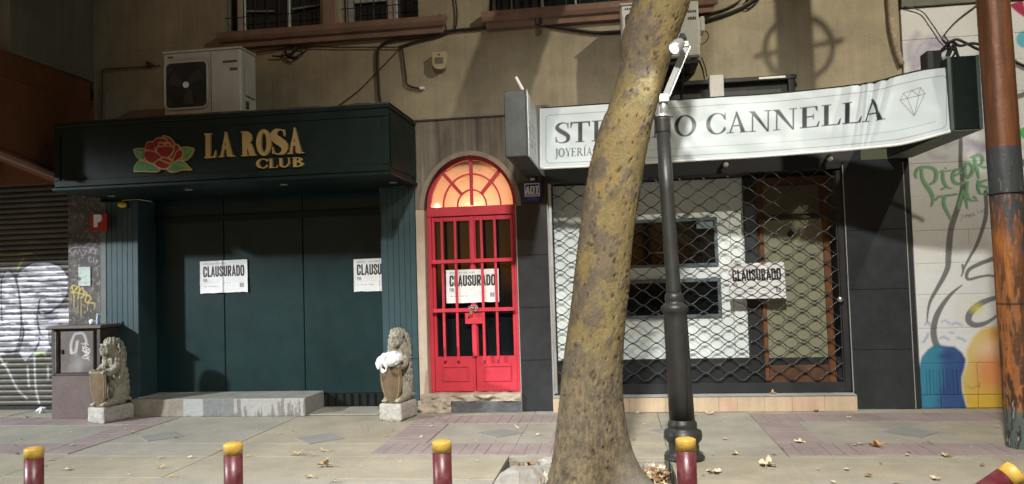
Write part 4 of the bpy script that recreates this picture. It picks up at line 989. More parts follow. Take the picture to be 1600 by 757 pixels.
# plastic bag draped over the shield
bb = [ball((0, 0, .06), (.095, .07, .062), 16, 10), ball((.045, .0, .075), (.07, .06, .055), 14, 9), ball((-.07, -.01, .055), (.055, .05, .06), 12, 8), ball((-.02, -.03, .045), (.07, .05, .05), 12, 8)]
bb.append(tube([(-.045 + .032 * math.cos(a), -.075, .005 + .052 * math.sin(a)) for a in np.linspace(0, 2 * PI, 17)], [.013 + .006 * math.sin(3 * a) for a in np.linspace(0, 2 * PI, 17)], 7))
bb.append(tube([(-.10, -.03, .06), (-.115, -.045, .02), (-.11, -.04, -.03)], [.03, .026, .014], 8))
bb.append(tube([(-.03, -.06, .11), (-.04, -.085, .06), (-.02, -.085, .0)], [.022, .022, .012], 8))
bg_ = remesh('bag_tmp', join(bb), .007, 2)
BV = bg_[0]; n_ = np.abs(fbm(BV[:, 0] * 26 + BV[:, 2] * 18, BV[:, 1] * 26, BV[:, 2] * 9, 4, 5) - .5); cdir = BV - np.array([0, 0, .05]); cdir /= np.linalg.norm(cdir, axis=1)[:, None] + 1e-6
BV = BV + cdir * (.016 - n_ * .07)[:, None]
bago = mk('plastic_bag', (BV + np.array([0, 0, 0]), bg_[1]), M_bag, loc=(0, 0, 0), smooth=True, label='white plastic bag with loop handle slung over the lion statue\'s shield', cat='bag')
q = at(613, 572, -.58); bago.location = (q.x - .01, -.575, .61); bago.rotation_euler = (0, 0, math.radians(-10)); bago.scale = (1.12, 1.0, 1.12)
# =================================================================== JEWELLER'S SHOP
shop = thing('jewellery_shop_front', 'closed jewellery shop front with black tiled columns and wavy metal grille', 'shop front', (.8, 0, 0))
CLa, CLb = XD1 + .002, at(860, 480, 0).x
CRa, CRb = at(1326, 450, 0).x, at(1420, 450, 0).x
ZL = 2.63
def column(x0, x1, joints, ztop):
    c = mk('column', box(x0 + .006, x1 - .006, .003, .30, 0, ztop, .002), M_blackm, shop)
    zz = [0.0] + joints + [ztop]
    for a, b in zip(zz[:-1], zz[1:]): mk('tile', box(x0, x1, -.010, .002, a + .002, b - .002, .0025), M_blacktile, c)
    return c
cl = column(CLa, CLb, [.58, 1.18, 1.785, 2.385], 2.62)
cr = column(CRa, CRb, [.635, 1.285, 1.93], 2.70)
for x in (CLa - .003, CLb + .003, CRa - .004, CRb + .004): mk('edge_trim', box(x - .0045, x + .0045, -.013, .01, 0, 2.38 if x < 0 else 2.66, .001), M_galv, shop)
mk('side_strip', box(CRb + .012, X_R + .01, -.004, .25, 0, 2.66, .003), M_blackm, shop)
mk('guide_rail', box(CLb + .012, CLb + .05, .02, .09, .19, 2.60, .004), M_galv, shop)
mk('guide_rail', box(CRa - .075, CRa - .012, .02, .10, .19, 2.60, .004), M_blackm, shop)
mk('lintel', box(CLa + .31, CRa + .2, .015, .26, 2.62, 2.9, .004), M_blackm, shop)
mk('lintel', box(XD1 + .31, X_R, .02, .30, 2.901, 3.41, .003), M_conc_streak, shop)
mk('beam_cap', box(XD1 - .1, -.72, -.02, .0, 3.40, 3.52, .01), M_conc_streak, shop)
# step of limestone tiles
cuts = [CLb + .006] + [at(x, 632, -.13).x for x in (893, 938, 984, 1040, 1123, 1152, 1195, 1238, 1289)] + [CRa - .004]
stp = mk('shop_step', box(cuts[0], cuts[-1], -.118, .10, 0, .165, .002), M_steptop, shop)
for i, (a, b) in enumerate(zip(cuts[:-1], cuts[1:])): mk('tile', box(a + .0015, b - .0015, -.13, -.119, .002, .160, .0015), (M_stepstone, M_stepstone2, M_stepstone)[i * 5 % 3], stp)
mk('edge_trim', box(cuts[0], cuts[-1], -.135, -.112, .161, .170, .002), M_chrome, stp)
mk('top_slab', box(cuts[0], cuts[-1], -.111, .12, .166, .172, .001), M_steptop, stp)
# interior
YI = .42
mk('sill_band', box(CLb, CRa, YI - .03, YI + .05, .17, .52, .004), M_blackm, shop)
mk('floor_box', box(CLb, CRa, .12, YI + .2, .12, .176, .002), M_blackm, shop)
mk('ceiling', box(CLb, CRa, .12, YI + .3, 2.63, 2.7, .002), M_blackm, shop)
mk('return_wall', box(CLb - .03, CLb + .008, .10, YI + .2, .17, 2.7, .002), M_display, shop)
mk('return_wall', box(CRa - .008, CRa + .03, .12, YI + .2, .17, 2.7, .002), M_blackm, shop)
xw0, xw1 = CLb + .01, at(1165, 420, YI).x
dw = mk('display_wall', box(xw0, xw1, YI, YI + .04, .522, 2.615, .004), M_display, shop)
def disp(px0, px1, py0, py1):
    a, b = at(px0, py1, YI), at(px1, py0, YI)
    f = mk('display_window', box(a.x, b.x, YI - .014, YI - .001, a.z, b.z, .003), M_glassdark, shop)
    t = .035
    for q in (box(a.x - t, b.x + t, YI - .035, YI - .0145, a.z - t, a.z, .004), box(a.x - t, b.x + t, YI - .035, YI - .0145, b.z, b.z + t * 1.2, .004), box(b.x, b.x + t, YI - .0345, YI - .0145, a.z, b.z, .004), box(a.x - t, a.x, YI - .0345, YI - .0145, a.z, b.z, .004)):
        mk('frame', q, mat('display_frame', (.12, .16, .18), .35, var=.1, bump=.03), f)
    return f, a, b
f1, a1, b1 = disp(985, 1115, 345, 415)
mk('tag', box(b1.x - .20, b1.x - .01, YI - .022, YI - .0145, b1.z - .09, b1.z - .01, .001), mat('tag_blue', (.20, .30, .34), .5), f1)
mk('tag', box(a1.x + .22, a1.x + .40, YI - .022, YI - .0145, a1.z + .13, a1.z + .145, .001), M_alu, f1)
f2, a2, b2 = disp(980, 1121, 440, 494)
mk('panel_joint', box(xw1 - .16, xw1 - .155, YI - .003, YI + .002, .53, 2.2, .0005), M_alu, shop)
mk('post', box(xw1 + .004, xw1 + .15, YI - .05, YI + .05, .17, 2.615, .004), M_blackm, shop)
dx0, dx1 = xw1 + .155, CRa - .06
sd_ = mk('shop_door', box(dx0, dx1, YI - .01, YI + .03, .18, 2.60, .003), M_woodd, shop)
gxa, gxb = at(1196, 460, YI).x, at(1289, 460, YI).x
za, zb = .435, at(1240, 343, YI).z
mk('jamb', box(dx0 + .01, gxa, YI - .045, YI - .0105, .20, zb + .02, .006), M_wood, sd_)
mk('jamb', box(gxb, dx1 - .01, YI - .045, YI - .0105, .20, zb + .02, .006), M_wood, sd_)
mk('rail', box(gxa + .002, gxb - .002, YI - .043, YI - .0105, .20, za, .006), mat('door_rail', (.115, .055, .03), .5, var=.25, streak=.2), sd_)
mk('rail', box(gxa + .002, gxb - .002, YI - .043, YI - .0105, zb, zb + .035, .004), M_boxgrey, sd_)
mk('glass', box(gxa + .002, gxb - .002, YI - .022, YI - .0105, za + .002, zb - .002, .002), M_frost, sd_)
mk('transom_light', box(gxa + .02, gxb - .02, YI - .03, YI - .0105, zb + .06, 2.50, .003), mat('transom_dim', (.10, .085, .06), .4, var=.2), sd_)
p = at(1236, 366, YI - .025)
mk('sticker', prism([(p.x, p.z - .055), (p.x + .05, p.z), (p.x, p.z + .055), (p.x - .05, p.z)], YI - .026, YI - .0225), M_blackm, sd_)
p = at(1313, 468, -.0)
mk('lock_knob', ball((p.x, -.005, p.z), (.035, .03, .035), 14, 9), M_chrome, shop, smooth=True)
p = at(1136, 257, -.25); 
for px_, py_ in ((1134, 257), (1297, 248)):
    p = at(px_, py_, -.08)
    lm = thing('globe_lamp', 'small unlit globe lamp under the banner, ' + ('over the display window' if px_ < 1200 else 'over the right column'), 'lamp', (p.x, -.03, p.z))
    mk('globe', ball((p.x, -.08, p.z - .005), (.032, .032, .028), 14, 9), mat('globe_glass', (.5, .48, .42), .25), lm, smooth=True); mk('holder', tube([(p.x, .02, p.z + .03), (p.x, -.08, p.z + .03), (p.x, -.08, p.z + .015)], .02, 8), M_iron, lm)

# wavy rolling grille: every wire a piece
gr = thing('security_grille', 'closed rolling grille of wavy metal wires across the jewellery shop', 'grille', (.85, .05, .18))
g0, g1_ = CLb + .055, CRa - .08
mk('bottom_bar', box(CLb + .02, CRa - .02, .03, .075, .178, .285, .006), M_blackm, gr)
for x in (g0, g1_): mk('side_bar', tube([(x, .05, .285), (x, .05, 2.6)], .011, 8), M_blackm, gr)
PER, PIT = .2655, .0853
zc = .36; k = 0; tmpl = {}
nodes = []
while zc < 2.60:
    ph = k % 2
    if ph not in tmpl:
        n = int((g1_ - g0) / PER * 12); pts = []
        for x in np.linspace(g0, g1_, n):
            a = 2 * PI * (x - g0) / PER + PI * ph; s = math.sin(a)
            pts.append((x, .05 + (.006 if ph else -.006) * 0, zc + PIT * .46 * (math.copysign(abs(s) ** .85, s))))
        tmpl[ph] = (mk('wire', tube(pts, .0056, 5), M_grillwire, gr, smooth=True), zc)
    else: inst(tmpl[ph][0], gr, (0, 0, zc - tmpl[ph][1]))
    q = 0
    while True:
        x = g0 + PER * (.25 + .5 * q)
        if x > g1_: break
        up = 1 if math.sin(2 * PI * (x - g0) / PER + PI * ph) > 0 else -1
        if up > 0: nodes.append((x, zc + PIT * .5))
        q += 1
    zc += PIT; k += 1
mk('clips', join([box(x - .014, x + .014, .038, .062, z - .009, z + .009, .003) for x, z in nodes]), M_grillwire, gr, kind='stuff')

# =================================================================== SIGNS OF THE SHOP
YBL, YBF = -.62, -1.55
pf0, pf1 = at(790, 245, YBF), at(826, 245, YBF)
zb0, zb1 = at(826, 244, YBF).z, at(826, 140, YBF).z
bs_ = thing('blade_sign', 'grey steel projecting box sign with white lettered side, left end of the banner', 'sign', ((pf0.x + pf1.x) / 2, -.8, zb0))
mk('box', box(pf0.x, pf1.x - .012, YBF, -.004, zb0, zb1, .006), M_boxgrey, bs_)
# lettered face on its right side
nu, nv = 150, 110
YY, ZZ = np.meshgrid(np.linspace(YBF + .003, -.01, nu), np.linspace(zb0 + .003, zb1 - .003, nv)); XX = np.full(YY.shape, pf1.x)
pts = np.stack([XX, YY, ZZ], -1); C = np.empty(YY.shape + (3,)); C[:] = (.74, .77, .76)
for r0, r1, y0, y1 in ((.52, .60, -1.42, -.85), (.40, .47, -1.46, -.80), (.29, .335, -1.40, -.9), (.21, .255, -1.42, -.86)):
    z_ = (ZZ - zb0) / (zb1 - zb0)
    C = over(C, (.35, .37, .40), cov(sd_rect(YY, z_, y0, r0, y1, r1), .02) * (vn(YY * 40, ZZ * 6, 0, 3) > .42) * .65)
V, Q = grid(pts); V2_ = V.copy(); V2_[:, 0] -= .0105
mk('lettered_face', (np.concatenate([V, V2_]), np.concatenate([Q, Q[:, ::-1] + len(V)])), M_attr_vinyl, bs_, cols=np.concatenate([C.reshape(-1, 3)] * 2))
mk('face_trim', join([box(pf1.x + .0008, pf1.x + .008, YBF - .002, -.01, zb0 - .004, zb0 + .012, .002), box(pf1.x + .0008, pf1.x + .008, YBF - .003, YBF + .012, zb0 + .0125, zb1, .002)]), M_whitesign, bs_)
mk('rod', tube([at(806, 121, YBF + .3), at(817, 141, YBF + .3)], .016, 8), M_whitesign, bs_)

YGF = -1.66
gx0_, gx1_, gz0, gz1 = at(1486, 205, YGF).x, at(1536, 203, YGF).x, at(1500, 204, YGF).z, at(1500, 88, YGF).z
gb = thing('sign_box', 'dark green upright sign box at the right end of the banner', 'sign box', ((gx0_ + gx1_) / 2, -.8, gz0))
mk('box', box(gx0_, gx1_, YGF, -.03, gz0 + .006, gz1, .008), M_boxgreen, gb)
mk('soffit', box(gx0_ + .006, gx1_ - .006, YGF + .01, -.03, gz0 - .004, gz0 + .005, .002), M_soffit, gb)
for x in (gx0_ + .012, gx1_ - .012): mk('corner_trim', box(x - .014, x + .014, YGF - .008, YGF - .0005, gz0, gz1, .003), mat('box_edge', (.06, .085, .075), .45, var=.2), gb)
# banner
top = [(845, 170), (950, 163), (1046, 158), (1150, 151), (1200, 148), (1280, 140.5), (1360, 131), (1411, 117.5), (1450, 109), (1486, 105)]
bot = [(845, 262), (920, 258.5), (1010, 253.5), (1150, 245.5), (1280, 236), (1380, 227.5), (1420, 221.5), (1486, 203.5)]
yk = [(845, YBL), (1150, -.86), (1300, -1.1), (1400, -1.38), (1486, -1.645)]
def ip(tab, x): return np.interp(x, [t[0] for t in tab], [t[1] for t in tab])
def ipc(tab, x):
    c = curve([(t[0], t[1]) for t in tab], 8); return np.interp(x, [q[0] for q in c], [q[1] for q in c])
nu, nv = 860, 124
U_ = np.linspace(845, 1486, nu); Vv = np.linspace(0, 1, nv)
P = np.zeros((nv, nu, 3))
for i, u in enumerate(U_):
    y = ipc(yk, u); a, b = at(u, ipc(bot, u), y), at(u, ipc(top, u), y)
    for j in range(2): pass
    P[:, i] = np.array(a)[None] + (np.array(b) - np.array(a))[None] * Vv[:, None]
UU, VV = np.meshgrid(U_, Vv)
fold = np.zeros(UU.shape)
for c, wd, am, sl_ in ((1344, 3.0, .016, 14), (1356, 3.5, -.015, 10), (1366, 3, .018, 18), (1376, 4, -.014, 22), (1386, 3, .014, 30), (1398, 5, -.010, 34), (1330, 5, -.01, 10), (1316, 6, .008, 26)):
    x = UU - (c - (1 - VV) * sl_); fold += am * np.exp(-(x / wd) ** 2) * (.35 + .65 * sstep(.0, .9, VV))
fold += .010 * np.sin(UU * .021 + VV * 2.0) + (fbm(UU * .012, VV * 1.6, 0, 3, 6) - .5) * .04
fold += .012 * np.exp(-((UU - 1050) / 30) ** 2) * np.sin((UU + VV * 60) * .22) * VV
P[..., 1] += fold * np.minimum(1, np.minimum((UU - 845) / 25, (1486 - UU) / 25))
yd_ = 94.0
VY = VV * yd_                                          # y up in banner units of one pixel
C = np.empty(UU.shape + (3,)); C[:] = (.53, .60, .625)
ink = (.022, .026, .036)
lets = [('S', 868, 889), ('T', 891, 922), ('E', 925, 953), ('F', 956, 981), ('A', 983, 1016), ('N', 1018, 1052), ('O', 1053.5, 1088), ('C', 1103, 1134), ('A', 1135, 1169), ('N', 1170, 1206), ('N', 1208, 1246), ('E', 1250.5, 1281), ('L', 1284, 1314), ('L', 1316, 1346), ('A', 1346, 1383)]
SPAN = {'S': (.07, .60), 'T': (.02, .84), 'E': (.03, .79), 'F': (.03, .72), 'A': (.03, .98), 'N': (.01, 1.03), 'O': (.04, .96), 'C': (.04, .87), 'L': (.03, .77)}
D = np.full(UU.shape, 9.0)
for ch, a, b in lets:
    s0, s1 = SPAN[ch]; sx = (b - a) / (s1 - s0); m = (UU > a - 4) & (UU < b + 4)
    vb, vt = yd_ * .395, yd_ * .74
    D[m] = np.minimum(D[m], serif(ch, (UU[m] - a) / sx + s0, (VY[m] - vb) / (vt - vb), .18, .066)[0] * 33)
C = over(C, ink, cov(D, .9))
D, _ = text_sd(UU, VY, 'JOYERÍA', 867, yd_ * .165, 13.0, serif, xs=.80, st=.17, hr=.09)
C = over(C, ink, cov(D * 13, .8))
def rrect(x0, x1, y0, y1, r): return np.abs(sd_rect(UU, VY, x0 + r, y0 + r, x1 - r, y1 - r) - r)
C = over(C, (.06, .06, .07), cov(rrect(853, 1479, 6.0, 82.5, 7) - .35, .8) * .9)
C = over(C, (.06, .06, .07), cov(sd_stroke(UU, VY, [(1010, 18.5), (1462, 18.5)], .25), .8) * .8)
def bp_(x, y): return (x, (ipc(bot, x) - y) / (ipc(bot, x) - ipc(top, x)) * yd_)
dia = [[(1406.5, 157), (1412, 146), (1438.6, 137), (1446, 146.5), (1428.6, 181.5), (1406.5, 157)], [(1406.5, 157), (1418, 154), (1436, 149.5), (1446, 146.5)], [(1412, 146), (1418, 154), (1425, 141.5), (1436, 149.5), (1438.6, 137)], [(1418, 154), (1428.6, 181.5), (1436, 149.5)]]
for s in dia: C = over(C, (.05, .05, .06), cov(sd_stroke(UU, VY, [bp_(*q) for q in s], .38), .8) * .95)
ban = thing('shop_banner', 'long white shop banner lettered STEFANO CANNELLA with a diamond outline', 'banner', (1, -.8, 2.7))
V, Q = grid(P)
mk('vinyl_sheet', (V, Q), M_attr_vinyl, ban, cols=C.reshape(-1, 3), smooth=True)
mk('bottom_batten', tube([tuple(P[0, i] + np.array([0, .004, -.010])) for i in range(0, nu, 12)] + [tuple(P[0, -1] + np.array([0, .004, -.010]))], .013, 8), M_whitesign, ban, smooth=True)
mk('top_batten', tube([tuple(P[-1, i] + np.array([0, .018, .004])) for i in range(0, nu, 12)], .014, 8), M_iron, ban)
mk('left_batten', tube([tuple(P[j, 0]) for j in range(0, nv, 20)] + [tuple(P[-1, 0])], .012, 8), M_whitesign, ban)
# old dark sign tray on the wall behind the banner
a, b = at(1070, 150, -.10), at(1240, 118, -.10)
tr = thing('sign_tray', 'old black metal sign tray on the wall above the banner', 'sign frame', ((a.x + b.x) / 2, -.06, a.z))
mk('back_plate', box(a.x - .5, b.x, -.06, -.02, a.z - .15, b.z - .05, .004), M_boxgrey, tr)
mk('upper_lip', box(a.x - .62, b.x + .02, -.16, -.003, b.z - .049, b.z - .0, .006), M_blackm, tr)
mk('end_cheek', box(b.x - .07, b.x, -.15, -.061, a.z - .15, b.z - .05, .004), M_blackm, tr)
mk('peeling_strip', box(b.x - .38, b.x - .1, -.165, -.1605, b.z - .035, b.z - .012, .001), M_whitesign, tr)

# =================================================================== WHITE MURAL WALL
mw = thing('mural_wall', 'white painted block wall with green PIEDRA TALIS lettering and coloured vases, right of the shop', 'wall', (5, .1, 0))
def zp(x, y): return (1410 + x / 5.821, 230 + y / 5.823)
GRAY = [([(1501, 205), (1501, 232), (1501, 258), (1504, 290), (1498, 320), (1488, 350), (1484, 372), (1482, 400), (1481, 417), (1475, 432), (1465, 450), (1454, 470), (1450, 486), (1448.5, 503)], [3, 3.5, 4.5, 5, 4, 2.6, 1.0]),
        ([(1540, 300), (1541, 330), (1537, 352), (1526, 383), (1512, 408), (1504, 425)], [3.2, 3.4, 2.4, 1.2]), ([(1504, 415), (1505, 424), (1502, 432)], [2.2, 1.0]),
        ([(1560, 401), (1545, 407), (1530, 413), (1515, 421), (1510, 431), (1514, 437), (1530, 433), (1545, 431), (1560, 433)], [3.6, 3.2, 2.6, 2.0, 1.8]),
        ([(1503, 446), (1488, 458), (1474, 475), (1464, 493), (1459, 512), (1460, 530), (1466, 545)], [1.0, 3, 4.6, 5, 5.2]),
        ([(1562, 464), (1545, 469), (1530, 476), (1517, 488), (1513, 500), (1522, 508), (1538, 506), (1552, 498), (1562, 490)], [3.2, 4.4, 5.5, 4.5, 3.0, 1.4]),
        ([(1585, 100), (1600, 107), (1615, 112)], 4), ([(1590, 250), (1605, 258)], 5), ([(1588, 152), (1606, 146)], 4), ([(1580, 88), (1610, 116)], 1.2)]
GREEN = [([(128, 282), (118, 262), (128, 215), (160, 190), (220, 182), (285, 200), (308, 250), (295, 310), (255, 340)], [2, 3.4, 3.5, 4.2, 4, 2.4]), ([(172, 200), (178, 280), (212, 345), (250, 400), (275, 460), (270, 520), (258, 545)], [3, 4, 5.2, 4.5, 2.5, .6]),
         ([(365, 220), (368, 290), (385, 340), (405, 365)], [3, 4, 3]), ([(335, 228), (400, 222), (440, 212)], 1.6), ([(355, 388), (395, 368), (440, 378)], 2.0), ([(392, 192), (396, 196)], 1.6),
         ([(520, 205), (475, 215), (455, 265), (470, 320), (515, 338), (560, 315)], [2.5, 3.8, 4, 3]), ([(478, 262), (540, 228)], 2.2),
         ([(545, 158), (600, 148), (638, 185), (628, 245), (590, 285)], [2.5, 3.5, 4, 2.5]), ([(572, 165), (566, 230), (590, 285)], 3.2),
         ([(628, 95), (650, 88), (690, 75), (725, 95), (720, 150), (695, 168)], [2.4, 3.4, 3.6, 2]), ([(650, 95), (668, 170), (685, 240), (692, 288)], [3.2, 4, 1.5]), ([(700, 165), (730, 185), (768, 186)], 2.2), ([(790, 60), (785, 130), (800, 180)], [2, 3.5, 2]),
         ([(302, 485), (330, 455), (390, 448), (490, 430)], [1.6, 2.6, 2.4]), ([(378, 452), (375, 520), (400, 580), (430, 640), (440, 672)], [3.4, 4, 3, .6]),
         ([(545, 400), (525, 470), (505, 545), (520, 570)], [3, 3.4, 2]), ([(548, 400), (575, 480), (590, 560)], [3, 3.4, 1.4]), ([(515, 480), (580, 470)], 1.6),
         ([(588, 325), (580, 400), (595, 460), (630, 490), (682, 490)], [3, 4, 3, 1.4]), ([(545, 330), (600, 320)], 1.8), ([(650, 455), (668, 470)], 2.5),
         ([(690, 312), (685, 360), (700, 415), (720, 430)], [3, 3.6, 2]), ([(802, 292), (720, 318), (692, 345), (740, 360), (805, 385), (800, 415), (740, 430)], [1.6, 3, 3.2, 3, 2])]
GREEN = [([zp(*q) for q in curve(p, 4)], w_) for p, w_ in GREEN]
SCR = [[(535, 668), (540, 640), (534, 615), (562, 622), (560, 640), (540, 642)], [(570, 645), (583, 608), (597, 640)], [(574, 630), (595, 627)], [(602, 640), (600, 606), (622, 610), (620, 625), (604, 626), (628, 640)], [(634, 635), (645, 596), (658, 630)], [(638, 620), (655, 616)], [(678, 570), (690, 600), (712, 592)], [(722, 575), (712, 585), (722, 598), (734, 586), (722, 575)], [(758, 560), (742, 568), (756, 580), (740, 592)], [(815, 510), (798, 528), (815, 545)]]
SCR = [[zp(*q) for q in p] for p in SCR]
PURP = [([(1421, 92), (1421, 78), (1425, 67), (1433, 55)], 5), ([(1426, 104), (1430, 88), (1438, 72), (1450, 62), (1476, 59)], 4), ([(1430, 112), (1436, 98), (1440, 88), (1452, 76), (1468, 68), (1490, 66)], 5), ([(1455, 70), (1470, 74), (1480, 84)], 5), ([(1540, 75), (1530, 90), (1536, 110)], 3), ([(1478, 225), (1500, 216), (1515, 220), (1528, 230)], 4), ([(1530, 240), (1545, 222), (1555, 208)], 5), ([(1452, 240), (1464, 247), (1478, 246)], 1.4), ([(1510, 235), (1530, 228), (1550, 238)], 3)]
BLU = [([(1446, 507), (1450, 504), (1453, 508)], 2.2), ([(1443, 535), (1448, 527), (1450, 522)], 2.4), ([(1472, 503), (1477, 501), (1484, 506)], 1.4), ([(1488, 507), (1494, 505), (1503, 509)], 1.7), ([(1484, 520), (1490, 521)], 1.2), ([(1469, 529), (1475, 527), (1483, 531)], 1.7), ([(1496, 528), (1503, 530), (1508, 533)], 2.0)]
VASE = [(1430, 650), (1436, 575), (1440, 558), (1450, 546), (1462, 538), (1478, 541), (1492, 542), (1503, 551), (1509, 562), (1507, 575), (1502, 590), (1503, 610), (1511, 640), (1512, 650)]
YEL = [(1515, 650), (1505, 612), (1504, 590), (1512, 565), (1511, 548), (1522, 528), (1534, 514), (1556, 510), (1600, 520), (1625, 560), (1630, 600), (1622, 650)]
def paint_mural(px, py, X, Z):
    C = np.empty(px.shape + (3,)); C[:] = (.56, .575, .585)
    C = over(C, (.50, .49, .46), .5 * sstep(.4, .7, fbm(X * 3, Z * 3, 0, 4, 3)))
    near = (py > -30)
    for p, w_ in PURP:
        d = sd_stroke(px, py, curve(p, 4), w_); C = over(C, (.24, .21, .33), np.clip(.5 - d / 13, 0, 1) ** 1.2 * .75 * (.6 + .6 * fbm(px * .12, py * .12, 0, 3, 4)))
    for p, w_ in BLU: C = over(C, (.09, .17, .42), np.clip(.5 - sd_stroke(px, py, curve(p, 4), w_ * .6) / 4, 0, 1) * .75)
    for p, w_ in GRAY: C = over(C, (.135, .135, .14), cov(sd_stroke(px, py, curve(p, 4), w_), 1.0))
    C = over(C, (.55, .50, .05), np.clip(1 - np.hypot(px - 1526, (py - 482) * 1.3) / 17, 0, 1) * .75)
    C = over(C, (.58, .46, .12), np.clip(.5 - sd_stroke(px, py, [(1508, 560), (1520, 530), (1545, 515)], 3) / 8, 0, 1) * .6)
    a = np.clip(.5 - sd_poly(px, py, YEL) / 5, 0, 1)
    n = fbm(px * .03, py * .03, 0, 4, 6)
    yc = over(np.broadcast_to(np.array([.50, .37, .11]), px.shape + (3,)), (.55, .17, .07), np.clip(1.5 - np.hypot((px - 1553) / 26, (py - 578) / 42), 0, 1) * .8)
    yc = over(yc, (.60, .50, .36), np.clip(1.1 - np.hypot((px - 1540) / 30, (py - 545) / 24), 0, 1) * .6); yc = over(yc, (.52, .33, .02), sstep(585, 635, py) * .8 * sstep(.3, .6, n)); yc = over(yc, (.52, .22, .035), np.clip(1 - np.hypot((px - 1560) / 22, (py - 522) / 14), 0, 1) * .9)
    C = C * (1 - a[..., None]) + yc * a[..., None]
    C = over(C, (.10, .07, .03), cov(sd_stroke(px, py, [(1512, 604), (1520, 608), (1526, 603), (1531, 606), (1530, 598)], .5), 1.2) * .8)
    a = np.clip(.5 - sd_poly(px, py, VASE) / 3.6, 0, 1)
    vc = over(np.broadcast_to(np.array([.03, .175, .27]), px.shape + (3,)), (.026, .068, .20), sstep(1456, 1480, px + (n - .5) * 22))
    vc = over(vc, (.02, .032, .13), np.clip(1 - np.hypot((px - 1478) / 20, (py - 556) / 9), 0, 1) * .8); vc = over(vc, (.02, .05, .14), sstep(1496, 1507, px) * .7); vc = over(vc, (.02, .08, .12), np.clip(1 - np.abs(py - 541) / 7, 0, 1) * .35)
    C = C * (1 - a[..., None]) + vc * a[..., None]
    for p, w_ in GREEN: C = over(C, (.05, .10, .06), cov(sd_stroke(px + .9, py, p, np.asarray(w_) * .62 if not np.isscalar(w_) else w_ * .62), 1.0) * .9)
    for p, w_ in GREEN: C = over(C, (.16, .36, .20), cov(sd_stroke(px - .9, py, p, np.asarray(w_) * .62 if not np.isscalar(w_) else w_ * .62), 1.0))
    for p in SCR: C = over(C, (.05, .045, .05), cov(sd_stroke(px, py, p, .35), .8) * .9)
    C = over(C, (.30, .02, .07), cov(sd_poly(px, py, [(1576, 8), (1598, 0), (1605, 30), (1590, 20)]), 2)); C = over(C, (.10, .38, .48), cov(sd_ell(px, py, 1600, 62, 12, 13), 3)); C = over(C, (.06, .42, .10), cov(sd_ell(px, py, 1602, 208, 10, 9), 2)); C = over(C, (.28, .05, .12), cov(sd_ell(px, py, 1606, 325, 12, 14), 3))
    return C
def rib(X, Z):
    px, py = proj(X, np.zeros_like(X), Z)
    m = cov(sd_rect(px, py, 1447, 578, 1505, 617), 2)
    return -.007 * np.sin(X * 2 * PI / .034) * m + (fbm(X * 30, Z * 30, 0, 3, 2) - .5) * .006 * cov(sd_rect(px, py, 1400, 617, 1480, 650), 3)
MX0, MX1 = X_R + .025, 5.4
rows = [0.0, .14, .478, .85, 1.21, 1.545, 1.90, 2.27, 2.63, 2.99, 3.36, 3.70, 3.99, 4.34]
vj = {0: [at(1472, 630).x, at(1530, 630).x], 1: [at(1529, 590).x], 4: [], 5: [at(1515, 380).x]}
for i, (a, b) in enumerate(zip(rows[:-1], rows[1:])):
    xs = [MX0] + vj.get(i, [] if i % 2 else [at(1560, 500).x]) + [MX1]
    for q, (x0, x1) in enumerate(zip(xs[:-1], xs[1:])):
        gap = .004 if i < 2 else (.003 if i in (3, 5, 11) else .0012)
        g, c = painted_box_front(x0 + gap * .5, x1 - gap * .5, a + gap * .5, b - gap * .5, .012 + .002 * math.sin(i * 3 + q * 5), .009, paint_mural, disp=rib if i < 2 else (lambda X, Z: (fbm(X * 4, Z * 4, 0, 3, 8) - .5) * .006), depth=.1, b=.004 if i < 2 else .002)
        mk('block', g, M_attr_mural, mw, cols=c)
mk('core', box(X_R + .012, 7, .115, .5, 0, 6.4, .003), M_rubble, mw)
mk('coping_band', box(X_R + .025, 7, -.02, .112, 4.345, 4.75, .006), mat('band_greygreen', (.13, .135, .11), .85, var=.2, bump=.3), mw)
mk('plain_wall', box(MX1 + .005, 7, .012, .112, 0, 4.34, .003), mat('mural_plain', (.55, .55, .54), .8, var=.1, bump=.3), mw)
# peeling drain pipe on the corner of the beige building
pp = [(1389, -4), (1391, 20), (1393, 45), (1397, 65), (1402, 82), (1409, 102)]
dp = mk('drain_pipe', tube([at(x, y, -.025) for x, y in curve(pp, 4)], .032, 10), mat('peeling_pipe', (.33, .27, .19), .85, var=.35, scale=12, bump=.5, stain=(.11, .085, .06), stain_amt=.8), smooth=True, label='peeling beige drain pipe bending along the corner of the old building', cat='pipe')
